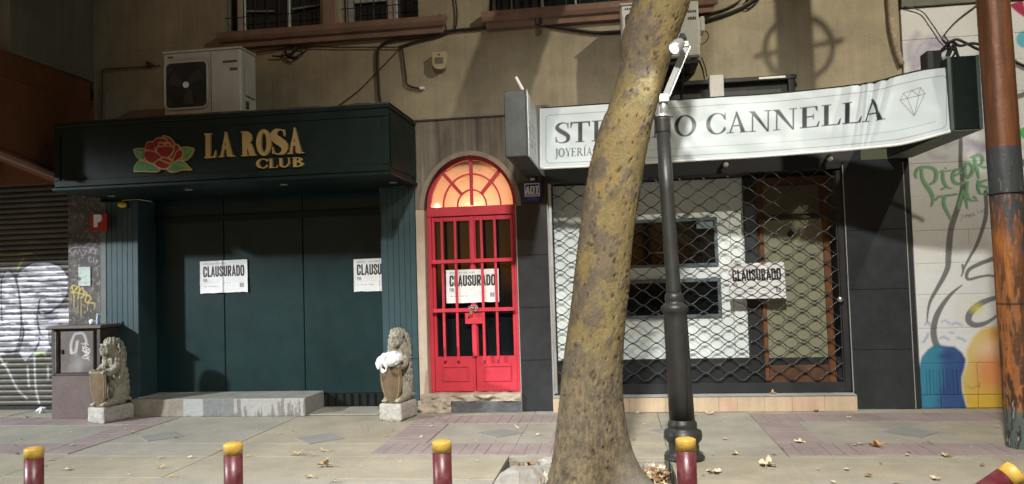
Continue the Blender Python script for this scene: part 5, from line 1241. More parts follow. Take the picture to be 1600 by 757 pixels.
# =================================================================== CLOSURE POSTERS
def paint_poster(u, v, seed, marks=True):
    """u 0..1.48, v 0..1 upwards"""
    C = np.empty(u.shape + (3,)); C[:] = (.74, .74, .74)
    C = over(C, (.62, .62, .62), .4 * sstep(.45, .7, fbm(u * 5, v * 5, 0, 3, seed)))
    D, _ = text_sd(u, v, 'MUNICIPALIDAD DE LA CIUDAD DE MENDOZA', .10, .885, .05, sans, xs=.77, gap=.07, h=.07)
    C = over(C, (.13, .13, .14), cov(D * .05, .006) * .85)
    C = over(C, (.2, .2, .2), cov(np.abs(v - .862) - .003, .006) * ((u > .09) & (u < 1.38)) * .7)
    D, _ = text_sd(u, v, 'CLAUSURADO', .092, .50, .335, sans, xs=.835, gap=.0, h=.086)
    C = over(C, (.018, .018, .022), cov(D * .335, .008))
    D, _ = text_sd(u, v, 'POR:', .095, .345, .105, sans, xs=.80, gap=.04, h=.07)
    C = over(C, (.10, .10, .11), cov(D * .105, .008))
    for y, x0, x1 in ((.318, .10, 1.38), (.10, .10, 1.38)): C = over(C, (.25, .25, .26), cov(np.maximum(np.abs(v - y) - .0025, np.maximum(x0 - u, u - x1)), .006) * (.9 if y > .2 else .35))
    t = (vn(u * 90, v * 8, 0, seed) > .38)
    C = over(C, (.22, .22, .24), cov(np.maximum(np.abs(v - .205) - .011, np.maximum(.10 - u, u - .62)), .008) * t * .8)
    if marks: C = over(C, (.2, .2, .25), cov(np.minimum(sd_stroke(u, v, curve([(.70, .27), (.74, .30), (.76, .265), (.80, .29), (.84, .27), (.90, .295), (.95, .285)], 4), .004), sd_stroke(u, v, curve([(.70, .20), (.76, .215), (.82, .205), (.88, .225), (1.0, .215)], 4), .004)), .008) * .8)
    q = sd_rect(u, v, 1.23, .165, 1.35, .285); C = over(C, (.03, .03, .035), cov(q, .008))
    for x in (1.258, 1.322): C = over(C, (.7, .7, .7), cov(np.abs(sd_ell(u, v, x, .225, .017, .035)) - .004, .006) * .9)
    C = over(C, (.74, .74, .74), cov(sd_rect(u, v, 1.284, .165, 1.296, .285), .006))
    return over(C, (.3, .3, .3), cov(np.maximum(np.abs(v - .125) - .006, np.maximum(1.17 - u, u - 1.38)), .008) * t * .6)
def poster(corners, cut, label, seed, crease=None, wob=.004, marks=True):
    """corners: top-left, top-right, bottom-left, bottom-right in the world"""
    tl, tr_, bl, br = [np.array(c) for c in corners]; nu, nv = int(170 * cut) + 2, 116
    s, t = np.meshgrid(np.linspace(0, 1, nu), np.linspace(0, 1, nv)); s_, t_ = s[..., None], t[..., None]
    P = (bl * (1 - s_) + br * s_) * (1 - t_) + (tl * (1 - s_) + tr_ * s_) * t_
    P[..., 1] -= np.abs(fbm(s * 4 * cut + seed, t * 3, 0, 3, seed)) * wob * 2
    if crease:
        for c, a in crease: P[..., 1] += a * np.exp(-np.abs(s - c) / .035)
    edge = np.minimum(np.minimum(s, 1 - s) * 1.48, np.minimum(t, 1 - t)); P[..., 1] -= .006 * np.exp(-edge / .04) * vn(s * 5, t * 5, 0, seed + 3)
    P[..., 2] += (fbm(s * 9, 0, 0, 2, seed) - .5) * .012 * np.exp(-t / .04)
    C = paint_poster(s * 1.48 * cut, t, seed, marks)
    V, Q = grid(P); B = V.copy(); B[:, 1] += .0012
    return mk('poster', (np.concatenate([V, B]), np.concatenate([Q, Q[:, ::-1] + len(V)])), M_attr_paper, cols=np.concatenate([C.reshape(-1, 3)] * 2), smooth=True, label=label, cat='poster', group='CLAUSURADO closure posters')
Yp = YP - .008
poster([at(313, 409, Yp), at(386.5, 405.5, Yp), at(313.5, 459, Yp), at(388, 456.5, Yp)], 1.0, 'white CLAUSURADO poster pasted on the left green steel panels', 3, [(.47, -.012), (.505, .008)], .007)
poster([at(552.5, 405.5, Yp), at(606, 403.3, Yp), at(553.5, 456, Yp), at(606.5, 455, Yp)], .70, 'cut CLAUSURADO poster beside the right teal pilaster, last letters missing', 11, [(.74, -.010)])
poster([at(697, 422.5, .079), at(779, 420, .079), at(697.5, 474.5, .079), at(780, 472, .079)], 1.0, 'white CLAUSURADO poster behind the bars of the red door', 17, [(.42, .006), (.55, -.006), (.64, .004)], .0, False)
poster([at(1137, 413.5, .2), at(1224.5, 409, .2), at(1141, 468, .2), at(1228, 466, .2)], 1.0, 'slightly crooked CLAUSURADO poster behind the wavy grille of the shop', 23, [(.3, .01)], .012)

# alarm box with blue plate
a, b = at(817, 316, -.06), at(846, 283, -.06)
ab = thing('alarm_box', 'dark blue alarm company box lettered ADT on the black column', 'alarm box', ((a.x + b.x) / 2, -.03, a.z))
cx_, cz_ = (a.x + b.x) / 2, (a.z + b.z) / 2
pts = [(a.x, a.z + .07), (a.x + .04, a.z), (b.x - .04, a.z), (b.x, a.z + .07), (b.x, b.z - .03), (b.x - .03, b.z), (a.x + .03, b.z), (a.x, b.z - .03)]
mk('case', prism(pts, -.065, -.0105), M_navy, ab)
sq = lambda X, Z: np.abs(sd_rect(X, Z, cx_ - .082, cz_ - .052, cx_ + .082, cz_ + .088)) - .005
mk('square_outline', sdf_solid(sq, a.x - .01, b.x + .01, a.z, b.z + .01, .0045, -.068, -.0645), M_whitesign, ab)
xx = cx_ - .080
for ch in 'ADT':
    x0 = xx; mk('letter', sdf_solid(lambda X, Z: sans(ch, (X - x0 - (Z - cz_) * .08) / .118, (Z - cz_ + .025) / .085, .072)[0], x0 - .012, x0 + .07, cz_ - .035, cz_ + .07, .0035, -.068, -.0645), M_whitesign, ab); xx += .0555
for i, zz in enumerate((cz_ - .036, cz_ - .075, cz_ - .092)):
    n = 9 if i == 0 else 7
    for q in range(n if i == 0 else 1):
        w2 = .0125 if i == 0 else .05
        x0 = cx_ - .066 + q * .0165 if i == 0 else cx_ - .05
        mk('lettering', box(x0, x0 + (w2 if i == 0 else .1), -.0665, -.0645, zz, zz + (.013 if i == 0 else .006), .0005), M_whitesign if i == 0 else mat('lettering_blue', (.10, .13, .35), .5), ab)
mk('top_clip', box(cx_ - .02, cx_ + .03, -.055, -.0105, b.z + .012, b.z + .04, .004), M_whitesign, ab)

# siren on the wall
a, b = at(676, 109, -.09), at(697, 81, -.09)
sr = thing('wall_siren', 'beige plastic siren box on the plaster above the red door', 'siren', ((a.x + b.x) / 2, -.05, a.z))
pts = [(a.x + .0, b.z), (a.x, a.z + .06), (a.x + .03, a.z + .012), (a.x + .07, a.z), (b.x - .05, a.z), (b.x - .02, a.z + .012), (b.x, a.z + .06), (b.x, b.z)]
M_siren = mat('siren_beige', (.36, .31, .19), .6, var=.15, bump=.1)
mk('case', prism(pts[::-1], -.10, -.003), M_siren, sr)
mk('grille_recess', box(a.x + .03, b.x - .035, -.104, -.1005, a.z + .06, b.z - .065, .002), mat('siren_grille', (.13, .12, .08), .7), sr)
mk('led', box((a.x + b.x) / 2 - .012, (a.x + b.x) / 2 + .012, -.106, -.1005, b.z - .04, b.z - .025, .002), M_iron, sr)

# =================================================================== AIR CONDITIONERS
def aircon(x0, x1, y0, y1, z0, z1, label, grp='outdoor air conditioner units'):
    t = thing('air_conditioner', label, 'air conditioner', ((x0 + x1) / 2, (y0 + y1) / 2, z0), grp)
    mk('casing', box(x0, x1, y0, y1, z0, z1, .018), M_white, t)
    w_, h_ = x1 - x0, z1 - z0
    fx, fz, fr_ = x0 + w_ * .305, z0 + h_ * .475, h_ * .365
    sqr = lambda X, Z: sd_rect(X, Z, fx - fr_ * .72, fz - fr_ * .76, fx + fr_ * .72, fz + fr_ * .76) - fr_ * .25
    g = mk('fan_recess', sdf_solid(sqr, fx - fr_ * 1.1, fx + fr_ * 1.1, fz - fr_ * 1.1, fz + fr_ * 1.1, .02, y0 - .004, y0 - .0005), mat('fan_dark', (.022, .030, .027), .6, var=.2), t)
    ring_ = lambda X, Z: np.abs(sqr(X, Z)) - .010
    mk('fan_frame', sdf_solid(ring_, fx - fr_ * 1.2, fx + fr_ * 1.2, fz - fr_ * 1.2, fz + fr_ * 1.2, .009, y0 - .020, y0 - .0045), M_white, t)
    for k in range(10):
        r = fr_ * (.16 + .084 * k)
        mk('guard_ring', tube([(fx + r * math.cos(a), y0 - .012, fz + r * math.sin(a)) for a in np.linspace(0, 2 * PI, 33)], .0022, 4, False), M_iron, t)
    for k in range(3):
        a = k * 2.094 + .4; P = [(fx + fr_ * .12 * math.cos(a), fz + fr_ * .12 * math.sin(a)), (fx + fr_ * .85 * math.cos(a - .1), fz + fr_ * .85 * math.sin(a - .1)), (fx + fr_ * .9 * math.cos(a + .5), fz + fr_ * .9 * math.sin(a + .5)), (fx + fr_ * .3 * math.cos(a + .9), fz + fr_ * .3 * math.sin(a + .9))]
        mk('fan_blade', prism(P, y0 - .008, y0 - .0045), mat('fan_blade', (.05, .055, .05), .5), t)
    mk('hub', lathe([(.035, 0), (.035, .012), (.02, .018)], 18), M_whitesign, t)
    hb = [o for o in t.children if o.name.startswith('hub')][-1]; hb.rotation_euler = (PI / 2, 0, 0)
    hb.location = Vector((fx, y0 - .014, fz)) - Vector(t.location)
    hb.data.transform(Matrix.Translation(Vector(ORG[t.name])))
    mk('seam', box(x0 + w_ * .615, x0 + w_ * .621, y0 - .0025, y0 + .001, z0 + .03, z1 - .03, .0005), M_boxgrey, t)
    for (q, zz, ww, hh) in ((.06, .93, .07, .022), (.77, .80, .17, .028), (.86, .68, .09, .034)):
        n = max(3, int(ww / .018))
        for k in range(n): mk('lettering', box(x0 + w_ * q + k * ww / n, x0 + w_ * q + (k + .72) * ww / n, y0 - .0022, y0 + .001, z0 + h_ * zz - hh / 2, z0 + h_ * zz + hh / 2 * (1 if k % 2 else .7), .0004), M_iron, t)
    mk('top_lid', box(x0 - .006, x1 + .006, y0 - .008, y1, z1 + .0005, z1 + .022, .008), M_white, t)
    mk('service_cover', box(x1 + .0005, x1 + .02, y0 + .08, y1 - .06, z0 + h_ * .28, z0 + h_ * .72, .006), M_white, t)
    mk('handle', box(x1 + .0005, x1 + .012, y0 + .10, y0 + .16, z0 + .06, z0 + h_ * .2, .004), M_boxgrey, t)
    for x in (x0 + .14, x1 - .14): mk('foot', box(x - .04, x + .04, y0 + .02, y1 - .02, z0 - .03, z0 - .001, .004), M_boxgrey, t)
    return t
A0, A1 = at(256, 185, -.88), at(376, 75, -.88)
aircon(A0.x, A1.x, -.88, -.52, AZ1 + .065, A1.z, 'white outdoor air conditioner unit standing on the green canopy sign')
q0, q1 = at(972, 96, -.52), at(1091, 4, -.52)
ac2 = aircon(q0.x, q1.x, -.52, -.16, q0.z, q1.z + .03, 'white outdoor air conditioner unit on a wall bracket behind the tree trunk')
mk('bracket', join([box(q0.x + .1, q1.x - .02, -.50, -.004, q0.z - .07, q0.z - .032, .004)] + [box(x, x + .04, -.46, -.004, q0.z - .11, q0.z - .071, .003) for x in (q0.x + .15, q1.x - .2)] + [tube([(x + .02, -.44, q0.z - .09), (x + .02, -.01, q0.z - .42)], .014, 6) for x in (q0.x + .15, q1.x - .2)]), M_iron, ac2)
mk('side_box', box(q1.x + .021, q1.x + .07, -.42, -.25, q1.z - .28, q1.z - .12, .008), M_white, ac2)
a, b = at(1108, 152, -.10), at(1129, 119, -.10)
mk('trunking', box(a.x, b.x, -.17, -.0, a.z - .1, b.z, .008), mat('trunking_white', (.55, .54, .50), .5, var=.1, streak=.1), label='off-white plastic trunking cover on the wall above the banner', cat='cable cover')
# black floodlight box on the banner's top right end
a, b = at(1448, 111, -1.5), at(1470, 79, -1.5)
fl = thing('flood_lamp', 'small black box lamp fixed at the top right end of the banner', 'lamp', ((a.x + b.x) / 2, -1.45, a.z))
mk('case', box(a.x, b.x, -1.52, -1.36, a.z, b.z, .008), M_blackm, fl)
mk('fin', box(b.x + .001, b.x + .04, -1.50, -1.38, a.z + .02, b.z - .07, .004), M_boxgrey, fl)
mk('arm', box(a.x + .03, a.x + .06, -1.359, -.9, a.z + .02, a.z + .045, .004), M_blackm, fl)
mk('bolt_plate', box(b.x - .002, b.x + .05, -1.535, -1.5225, a.z + .06, a.z + .11, .003), M_galv, fl)

# =================================================================== CABLES
def cable(pts, label, r=.011, Y=-.03, cat='cable', m=None, n=5):
    P = [at(x, y, Y) for x, y in curve(pts, n)]
    return mk('cable', tube(P, r, 6), m or M_cable, smooth=True, label=label, cat=cat)
cable([(400, 83), (430, 78), (462, 73), (520, 74), (590, 74), (624, 74)], 'thin black cable running level from the air conditioner under the left sill', .007)
cable([(598, 172), (593, 152), (591, 120), (590, 95), (592, 76), (606, 65), (628, 61), (660, 57), (700, 49), (740, 45), (790, 42), (845, 40), (880, 44), (930, 51), (972, 50)], 'thick black cable climbing from the canopy and running under the right sill', .016)
cable([(624, 74), (650, 65), (680, 58), (700, 51)], 'short black cable rising along the wall left of the siren', .013)
cable([(628, 72), (631, 95), (634, 118), (636, 132), (646, 137), (658, 139)], 'black cable hanging down to a loose white end above the red door', .012)
mk('cable_end', tube([at(656, 138.5, -.035), at(663, 138, -.035)], .018, 8), M_whitesign, label='loose white cable end above the red door', cat='cable end')
cable([(525, 168), (560, 142), (592, 110), (626, 75)], 'thin cable running diagonally up from the canopy to the sill', .006)
cable([(711, -5), (714, 20), (713, 38), (709, 50)], 'black cable dropping between the two upper window sills', .010)
cable([(686, 23), (694, 27), (696, 38), (698, 48)], 'thin black cable curling round the right end of the left sill', .008)
cable([(158, 186), (159.5, 150), (160, 110)], 'thin dark cable going up the left corner of the old building', .006)
cable([(160, 109), (190, 107), (222, 105), (250, 103)], 'thin dark cable running level to the left air conditioner', .007)
cable([(1095, 34), (1130, 24), (1160, 12), (1185, -4)], 'black cable bundle rising right of the upper air conditioner', .018)
cable([(1092, 24), (1125, 17), (1150, 6), (1160, -4)], 'black cable above the bundle right of the upper air conditioner', .012)
cable([(1160, 10), (1168, 14), (1178, 8), (1185, 0), (1178, -6), (1165, 2)], 'looped black cable at the top of the wall, right of centre', .009)
cable([(1093, 44), (1104, 50), (1107, 58), (1102, 66), (1096, 70)], 'small loop of cable beside the upper air conditioner', .006, -.25)
cable([(1096, 90), (1101, 103), (1105, 120)], 'short thin cable dropping from the upper air conditioner to the trunking', .007)
cable([(1412, 10), (1440, 18), (1455, 36), (1470, 58), (1478, 66)], 'thin grey cable crossing the mural down to the sign box, left one', .006, -.02, m=M_boxgrey)
cable([(1532, 4), (1500, 28), (1484, 44), (1476, 56), (1484, 66)], 'thin grey cable crossing the mural down to the sign box, right one', .007, -.02, m=M_boxgrey)
for i, (pts, lab) in enumerate((([(1470, 80), (1478, 72), (1488, 66), (1500, 72), (1520, 68), (1545, 74)], 'topmost tangled cable above the green sign box'), ([(1468, 84), (1480, 76), (1492, 80), (1486, 92), (1474, 96)], 'knotted loop of cable beside the small black box lamp'), ([(1474, 100), (1484, 84), (1490, 70), (1496, 86), (1500, 92)], 'tangled cable falling onto the top of the green sign box'), ([(1480, 68), (1494, 62), (1510, 68), (1530, 78), (1560, 86), (1610, 108)], 'long black cable leaving the sign box to the right behind the pole'))):
    cable(pts, lab, .013 if i != 1 else .010, -1.40 if i < 3 else -1.2)
cable([(1478, 66), (1483, 76), (1480, 92), (1488, 104)], 'frayed cable bundle hanging behind the small black box lamp', .016, -1.38)
# fixings and small cable tangle
kn = [tube([at(x, y, -.04 - .01 * (i % 3)) for x, y in curve(p, 5)], .010, 5) for i, p in enumerate(([(425, 88), (440, 88), (455, 84), (462, 76), (458, 72), (448, 76), (446, 86), (456, 92), (466, 90)], [(450, 84), (460, 90), (468, 86), (478, 80), (478, 74), (468, 74), (458, 84)], [(446, 80), (452, 88), (462, 92)]))]
mk('cable_tangle', join(kn), M_cable, label='tangle of black cable bunched on the wall right of the left air conditioner', cat='cable')
a = at(235, 102, -.02)
mk('wall_hook', join([ball((a.x, -.03, a.z), (.045, .03, .03), 10, 7), tube([(a.x - .05, -.02, a.z + .05), (a.x + .04, -.03, a.z - .02)], .014, 6)]), mat('rusty_iron', (.085, .035, .022), .85, var=.3), label='small rusty iron hook on the wall left of the air conditioner', cat='hook')
a = at(500, 193, -.02)
sp = at(842, 34, -.16)
mk('spot_lamp', join([box(sp.x - .04, sp.x + .02, -.22, -.136, sp.z - .05, sp.z + .03, .012), ball((sp.x + .025, -.19, sp.z - .01), (.018, .03, .035), 10, 7)]), M_blackm, label='small black spot lamp fixed under the right window sill', cat='lamp')
# =================================================================== PLANE TREE
YT = -2.95
LEAN = .27                                             # the trunk leans towards the building
def YTz(y): return YT + LEAN * max(0.0, at(1000, y, -2.3).z - .35) * .95
tab = [(752, 861, 1030), (727, 865, 998), (702, 869, 988), (677, 870, 980.7), (627, 873, 973), (577, 878, 973), (527, 885, 976), (477, 893, 981.7), (427, 898, 985), (376, 904, 990), (300, 913, 1001), (250, 922, 1010), (200, 936, 1019), (150, 957, 1033), (100, 970.5, 1047), (60, 970, 1059), (30, 980, 1072), (0, 990, 1081)]
zs, cxs, rs = [], [], []
for y, l, r in tab:
    a, b = at(l, y, YTz(y)), at(r, y, YTz(y)); zs.append((a.z + b.z) / 2); cxs.append((a.x + b.x) / 2); rs.append((b.x - a.x) / 2 * .985)
zs, cxs, rs = np.array(zs), np.array(cxs), np.array(rs)
low = zs < .45; cxs[low] = np.interp(.5, zs, cxs) - .0 + (zs[low] - .5) * .06; rs[low] = np.interp(.5, zs, rs) + (.5 - zs[low]) * .05
zs = np.concatenate([[-.16], zs, [5.2, 6.6]]); cxs = np.concatenate([[cxs[0] - .01], cxs, [cxs[-1] + .30, cxs[-1] + .62]]); rs = np.concatenate([[rs[0] + .03], rs, [rs[-1] * .97, rs[-1] * .9]])
order = np.argsort(zs); zs, cxs, rs = zs[order], cxs[order], rs[order]
ker = lambda t: np.interp(t, zs, np.convolve(np.pad(t * 0 + 1, 0), [1], 'same')) if False else None
Z1 = np.concatenate([np.arange(-.15, 4.3, .0125), np.arange(4.3, 6.6, .04)])
def smooth_interp(t, v, x, wd):
    return sum(np.interp(x + k * wd, t, v) for k in (-1, -.5, 0, .5, 1)) / 5
RR = smooth_interp(zs, rs, Z1, .10); CXX = smooth_interp(zs, cxs, Z1, .10)
NA = 190
TH = np.linspace(0, 2 * PI, NA, endpoint=False)
ZZ, TT = np.meshgrid(Z1, TH, indexing='ij'); R0 = RR[:, None] + 0 * TT; CX = CXX[:, None] + 0 * TT
# root flare in lobes
fl_ = np.exp(-np.maximum(ZZ + .12, 0) / .20)
def lobe(a0, w_): d = np.angle(np.exp(1j * (TT - a0))); return np.exp(-(d / w_) ** 2)
R1 = R0 + fl_ * (.07 + .36 * lobe(-.35, .42) + .03 * lobe(PI + .3, .5) + .16 * lobe(-1.75, .45) + .2 * lobe(1.2, .5))
# bulges
sx_, sy_ = np.cos(TT), np.sin(TT)
R1 = R1 * (1 + .035 * (fbm(sx_ * 1.6 + 3, sy_ * 1.6, ZZ * 1.1, 3, 4) - .5) * 2)
cxn, cyn = sx_ * R0 * 3.4, sy_ * R0 * 3.4
patch = fbm(cxn * 1.5 + 7, cyn * 1.5, ZZ * 3.6, 5, 31)                # flaking plates
patch2 = fbm(cxn * 4.5 + 2, cyn * 4.5, ZZ * 11, 4, 47)
fine = fbm(cxn * 16, cyn * 16, ZZ * 40, 4, 53)
vert = fbm(cxn * 20, cyn * 20, ZZ * 9, 4, 61)
lowm = sstep(1.15, .55, ZZ + (patch - .5) * 1.0)                         # rough bark near the foot
side = np.clip((-np.cos(TT + .30)) * .17 + .025 * np.clip((ZZ - 2.6), 0, 2), -.2, .2)                   # more grey plates on the left
g_ = patch + .34 * (patch2 - .5) + .30 * (fine - .5) + side - .012 + .10 * sstep(3.2, 4.2, ZZ) * 0
grey = sstep(.51, .545, g_) * (1 - lowm) + lowm
pits = sstep(.675, .72, fbm(cxn * 9 + 9, cyn * 9, ZZ * 22, 3, 77))
orange = sstep(.60, .63, fbm(cxn * 3 + 5, cyn * 3, ZZ * 2.6, 4, 83)) * (1 - grey * .7)
BK = np.empty(TT.shape + (3,)); BK[:] = (.158, .119, .047)
BK = over(BK, (.124, .094, .038), sstep(.42, .6, patch2) * .75)
BK = over(BK, (.20, .155, .068), sstep(.52, .66, fine) * .5)
BK = over(BK, (.19, .115, .036), orange * .5)
gc = over(np.broadcast_to(np.array([.124, .095, .054]), TT.shape + (3,)), (.085, .067, .045), sstep(.4, .6, patch2)); gc = over(gc, (.125, .096, .06), sstep(.54, .66, fine) * .5)
gc = over(gc, (.175, .128, .064), lowm * sstep(.5, .62, vert) * .6); gc = over(gc, (.042, .032, .022), lowm * sstep(.50, .40, fine) * .5)
BK = BK * (1 - grey[..., None]) + gc * grey[..., None]
BK = over(BK, (.045, .032, .02), pits * .85)
scar = np.exp(-(((TT - (-PI / 2 + .42 + .08 * np.sin(ZZ * 11))) * R0 / .036) ** 2 + ((ZZ - 2.74) / .20) ** 2)) + 1.1 * np.exp(-(((TT - (-PI / 2 + .50)) * R0 / .065) ** 2 + ((ZZ - 2.93) / .11) ** 2)) + np.exp(-(((TT - (-PI / 2 + .45)) * R0 / .018) ** 2 + ((ZZ - 1.38) / .14) ** 2))
scar = sstep(.25, .6, scar * (.5 + fine))
BK = over(BK, (.055, .028, .018), scar * .95)
rootg = np.exp(-np.maximum(ZZ + .02, 0) / .16) * lobe(-.35, .55)
BK = over(BK, (.17, .155, .13), np.clip(rootg * 1.3, 0, .9))
R1 = R1 + .006 * grey * (1 - lowm) + .014 * lowm * (vert - .5) + .006 * (fine - .5) - .012 * pits - .016 * scar
YC = YT + LEAN * .95 * np.maximum(0, ZZ - .35) * (1 - .05 * np.maximum(ZZ - 3.5, 0))
PT = np.stack([CX + R1 * np.cos(TT), YC + R1 * np.sin(TT) * .97 + 0 * ZZ, ZZ], -1)
nz_ = len(Z1); idx = np.arange(nz_ * NA).reshape(nz_, NA)
Q = np.stack([idx[:-1], np.roll(idx[:-1], -1, 1), np.roll(idx[1:], -1, 1), idx[1:]], -1).reshape(-1, 4)
tree = thing('plane_tree', 'big leaning tree trunk with flaking olive and brown bark in the pavement pit', 'tree', (float(CXX[0]), YT, -.13))
mk('trunk', (PT.reshape(-1, 3), Q), M_attr_bark, tree, cols=BK.reshape(-1, 3), smooth=True)
tx, tz = float(CXX[-1]), 6.55
YTop = float(YC[-1, 0])
limb_pts = [[(tx, YT, tz - .3), (tx - .4, YT + .2, 7.4), (tx - 1.3, YT + .3, 8.6), (tx - 2.0, YT + .1, 9.6)], [(tx, YT, tz - .3), (tx + .5, YT - .1, 7.6), (tx + 1.2, YT + .3, 8.8), (tx + 1.5, YT + .4, 10)], [(tx, YT, tz - .3), (tx + .1, YT + .5, 8), (tx, YT + 1.2, 9.6)]]
for p in limb_pts: mk('limb', tube(curve([(q[0], q[1] - YT + YTop - (.35 * k), q[2]) for k, q in enumerate(p)], 5), list(np.linspace(.16, .04, 5 * (len(p) - 1) + 1)), 9), mat('limb_bark', (.22, .16, .07), .85, var=.3, bump=.5), tree, smooth=True)
lv = []
for _ in range(1500):
    p = [(q[0], q[1] - YT + YTop - .35 * k, q[2]) for k, q in enumerate(random.choice(limb_pts))]; q = Vector(p[-1]).lerp(Vector(p[-2]), random.random()); c = q + Vector([random.gauss(0, .6) for _ in range(3)])
    if c.z < 7.6: continue
    d = Vector([random.gauss(0, 1) for _ in range(3)]).normalized() * .09; e = d.orthogonal().normalized() * .08
    lv.append((np.array([tuple(c + d), tuple(c + e), tuple(c - d), tuple(c - e)]), [(0, 1, 2, 3)]))
o = mk('crown', join(lv), mat('plane_foliage', (.06, .10, .025), .7, var=.4), tree)

# =================================================================== LAMP POST (in the picture)
bx, by = .478, -2.25
tp = at(1034.5, 184, by)
lean = (tp.x, by)
H = tp.z
lpost = thing('lamp_post', 'dark grey ringed cast iron lamp post with white arm beside the tree', 'lamp post', (bx, by, 0))
def zpx(y): return at(1062, y, by).z
pr = [(.165, 0), (.165, .02), (.135, .03), (.127, .05), (.123, zpx(692)), (.150, zpx(686)), (.157, zpx(679)), (.150, zpx(673)), (.120, zpx(670)), (.118, zpx(668)), (.118, zpx(665.5)), (.121, zpx(664)), (.117, zpx(660)), (.105, zpx(657)), (.104, zpx(655)), (.101, zpx(600)), (.1000, zpx(560)), (.098, zpx(500)), (.097, zpx(489)), (.110, zpx(487)), (.1125, zpx(482)), (.110, zpx(478)), (.085, zpx(475)), (.074, zpx(473)), (.073, zpx(470)), (.077, zpx(468)), (.077, zpx(464)), (.073, zpx(461)), (.061, zpx(457)), (.060, zpx(455)), (.0585, zpx(300)), (.057, zpx(207))]
lsh = lambda p: lathe(p, 36, (bx, by, 0), lean)
ztop = pr[-1][1]
def lean_at(z): t = z / H; return (bx + (tp.x - bx) * t, by)
def lathe_lean(p, n=40):
    g = lathe(p, n, (0, 0, 0)); V = g[0]; s = np.array([lean_at(z) for z in V[:, 2]]); V = V.copy(); V[:, 0] += s[:, 0]; V[:, 1] += s[:, 1]; return V, g[1]
mk('base', lathe_lean(pr[:15]), M_post, lpost, smooth=True)
mk('lower_shaft', lathe_lean(pr[14:29]), M_post, lpost, smooth=True)
mk('shaft', lathe_lean(pr[28:]), M_post, lpost, smooth=True)
mk('collar', lathe_lean([(.058, zpx(207)), (.064, zpx(205)), (.065, zpx(186)), (.060, H - .005), (.050, H)]), M_post, lpost)
mk('cap', lathe_lean([(.048, H), (.066, H + .004), (.064, H + .02), (.03, H + .03)]), M_galv, lpost)
mk('door_seam', box(bx + .035, bx + .04, by - .103, by - .09, zpx(650), zpx(520), .001), M_iron, lpost)
P0 = Vector((tp.x + .015, by, H))
j1, j2, hd = at(1037, 152, by), at(1041, 148, by), at(1072, 74, by)
mk('spigot', tube([P0, at(1036, 152, by)], [.036, .030], 12), M_galv, lpost, smooth=True)
arm0, arm1 = at(1037, 156, by), at(1072, 72, by)
d = (arm1 - arm0).normalized(); n_ = Vector((d.z, 0, -d.x))
def plank3(p, q, n, w, y0, y1): return prism([((p - n * w).x, (p - n * w).z), ((p + n * w).x, (p + n * w).z), ((q + n * w).x, (q + n * w).z), ((q - n * w).x, (q - n * w).z)], y0, y1)
mk('arm', plank3(arm0, arm1, n_, .023, by - .04, by + .03), mat('arm_grey', (.30, .31, .31), .5, var=.1), lpost)
mk('arm_rib', plank3(arm0 + n_ * .034, arm1 + n_ * .034, n_, .006, by - .035, by + .025), M_galv, lpost)
mk('clamp', box(arm0.x - .045, arm0.x + .045, by - .05, by + .05, arm0.z - .03, arm0.z + .045, .008), M_galv, lpost)
mk('stub', tube([at(1030, 184, by), at(1031, 166, by)], .012, 8), M_galv, lpost)
hc = at(1058, 72, by - .16)
hdn = Vector((-.55, -.55, -.62)).normalized()                            # the lens looks down and to the left
M4 = hdn.to_track_quat('Z', 'Y').to_matrix().to_4x4(); M4.translation = hc
lum = mk('luminaire', xform(lathe([(.02, -.075), (.040, -.06), (.050, -.03), (.054, .03), (.056, .05)], 24), M4), M_galv, lpost, smooth=True)
mk('lens', xform(lathe([(.046, .051), (.038, .060), (.016, .066)], 24), M4), M_lens, lum, smooth=True)
mk('photocell', tube([at(1066, 62, by), at(1066, 53, by)], [.04, .018], 10), M_blackm, lum)
mk('head_bracket', box(arm1.x - .03, arm1.x + .02, by - .05, by + .04, arm1.z - .02, arm1.z + .03, .006), M_galv, lum)
lamp_light('post_lamp_light', hc + hdn * .11, hc + hdn * 2, 28, 60, .8, (.88, .96, 1.0), .05)

# =================================================================== STREET POLE (rusty)
bx2 = at(1600, 690, -1.85).x; tx2 = at(1551.5, 0, -1.85).x; ztp = at(1551.5, 0, -1.85).z
Zp = np.concatenate([np.arange(0, 4.0, .014), np.arange(4.0, 8.5, .1)]); th = np.linspace(0, 2 * PI, 96, endpoint=False)
ZZ, TT = np.meshgrid(Zp, th, indexing='ij'); R0 = .132 - .004 * ZZ / 2 + 0 * TT
AX = bx2 + (tx2 - bx2) * ZZ / ztp
px, py = proj(AX + 0 * TT, -1.98 + 0 * ZZ, ZZ)
sx_, sy_ = np.cos(TT) * 1.3, np.sin(TT) * 1.3
n1 = fbm(sx_ * 3, sy_ * 3, ZZ * 5, 5, 3); n2 = fbm(sx_ * 8, sy_ * 8, ZZ * 11, 5, 9); n3 = fbm(sx_ * 2, sy_ * 2, ZZ * 1.5, 3, 14)
PC = np.empty(TT.shape + (3,)); PC[:] = (.155, .060, .024)
PC = over(PC, (.085, .038, .020), sstep(.42, .58, n3) * .7)
grey_ = sstep(226, 229, py) * sstep(430, 330, py + (n1 - .5) * 160 - np.cos(TT + .2) * 55)
mid = sstep(345, 380, py + (n1 - .5) * 60); PC = over(PC, (.36, .125, .026), mid); PC = over(PC, (.16, .075, .04), mid * sstep(.5, .6, n3) * .6)
PC = over(PC, (.050, .056, .058), grey_)
PC = over(PC, (.20, .20, .19), sstep(.64, .68, n2) * sstep(228, 320, py) * sstep(420, 340, py) * .8)
rust = sstep(.52, .60, n2 + .25 * (n1 - .5)) * sstep(290, 330, py); PC = over(PC, (.30, .09, .025), rust * grey_ * .85)
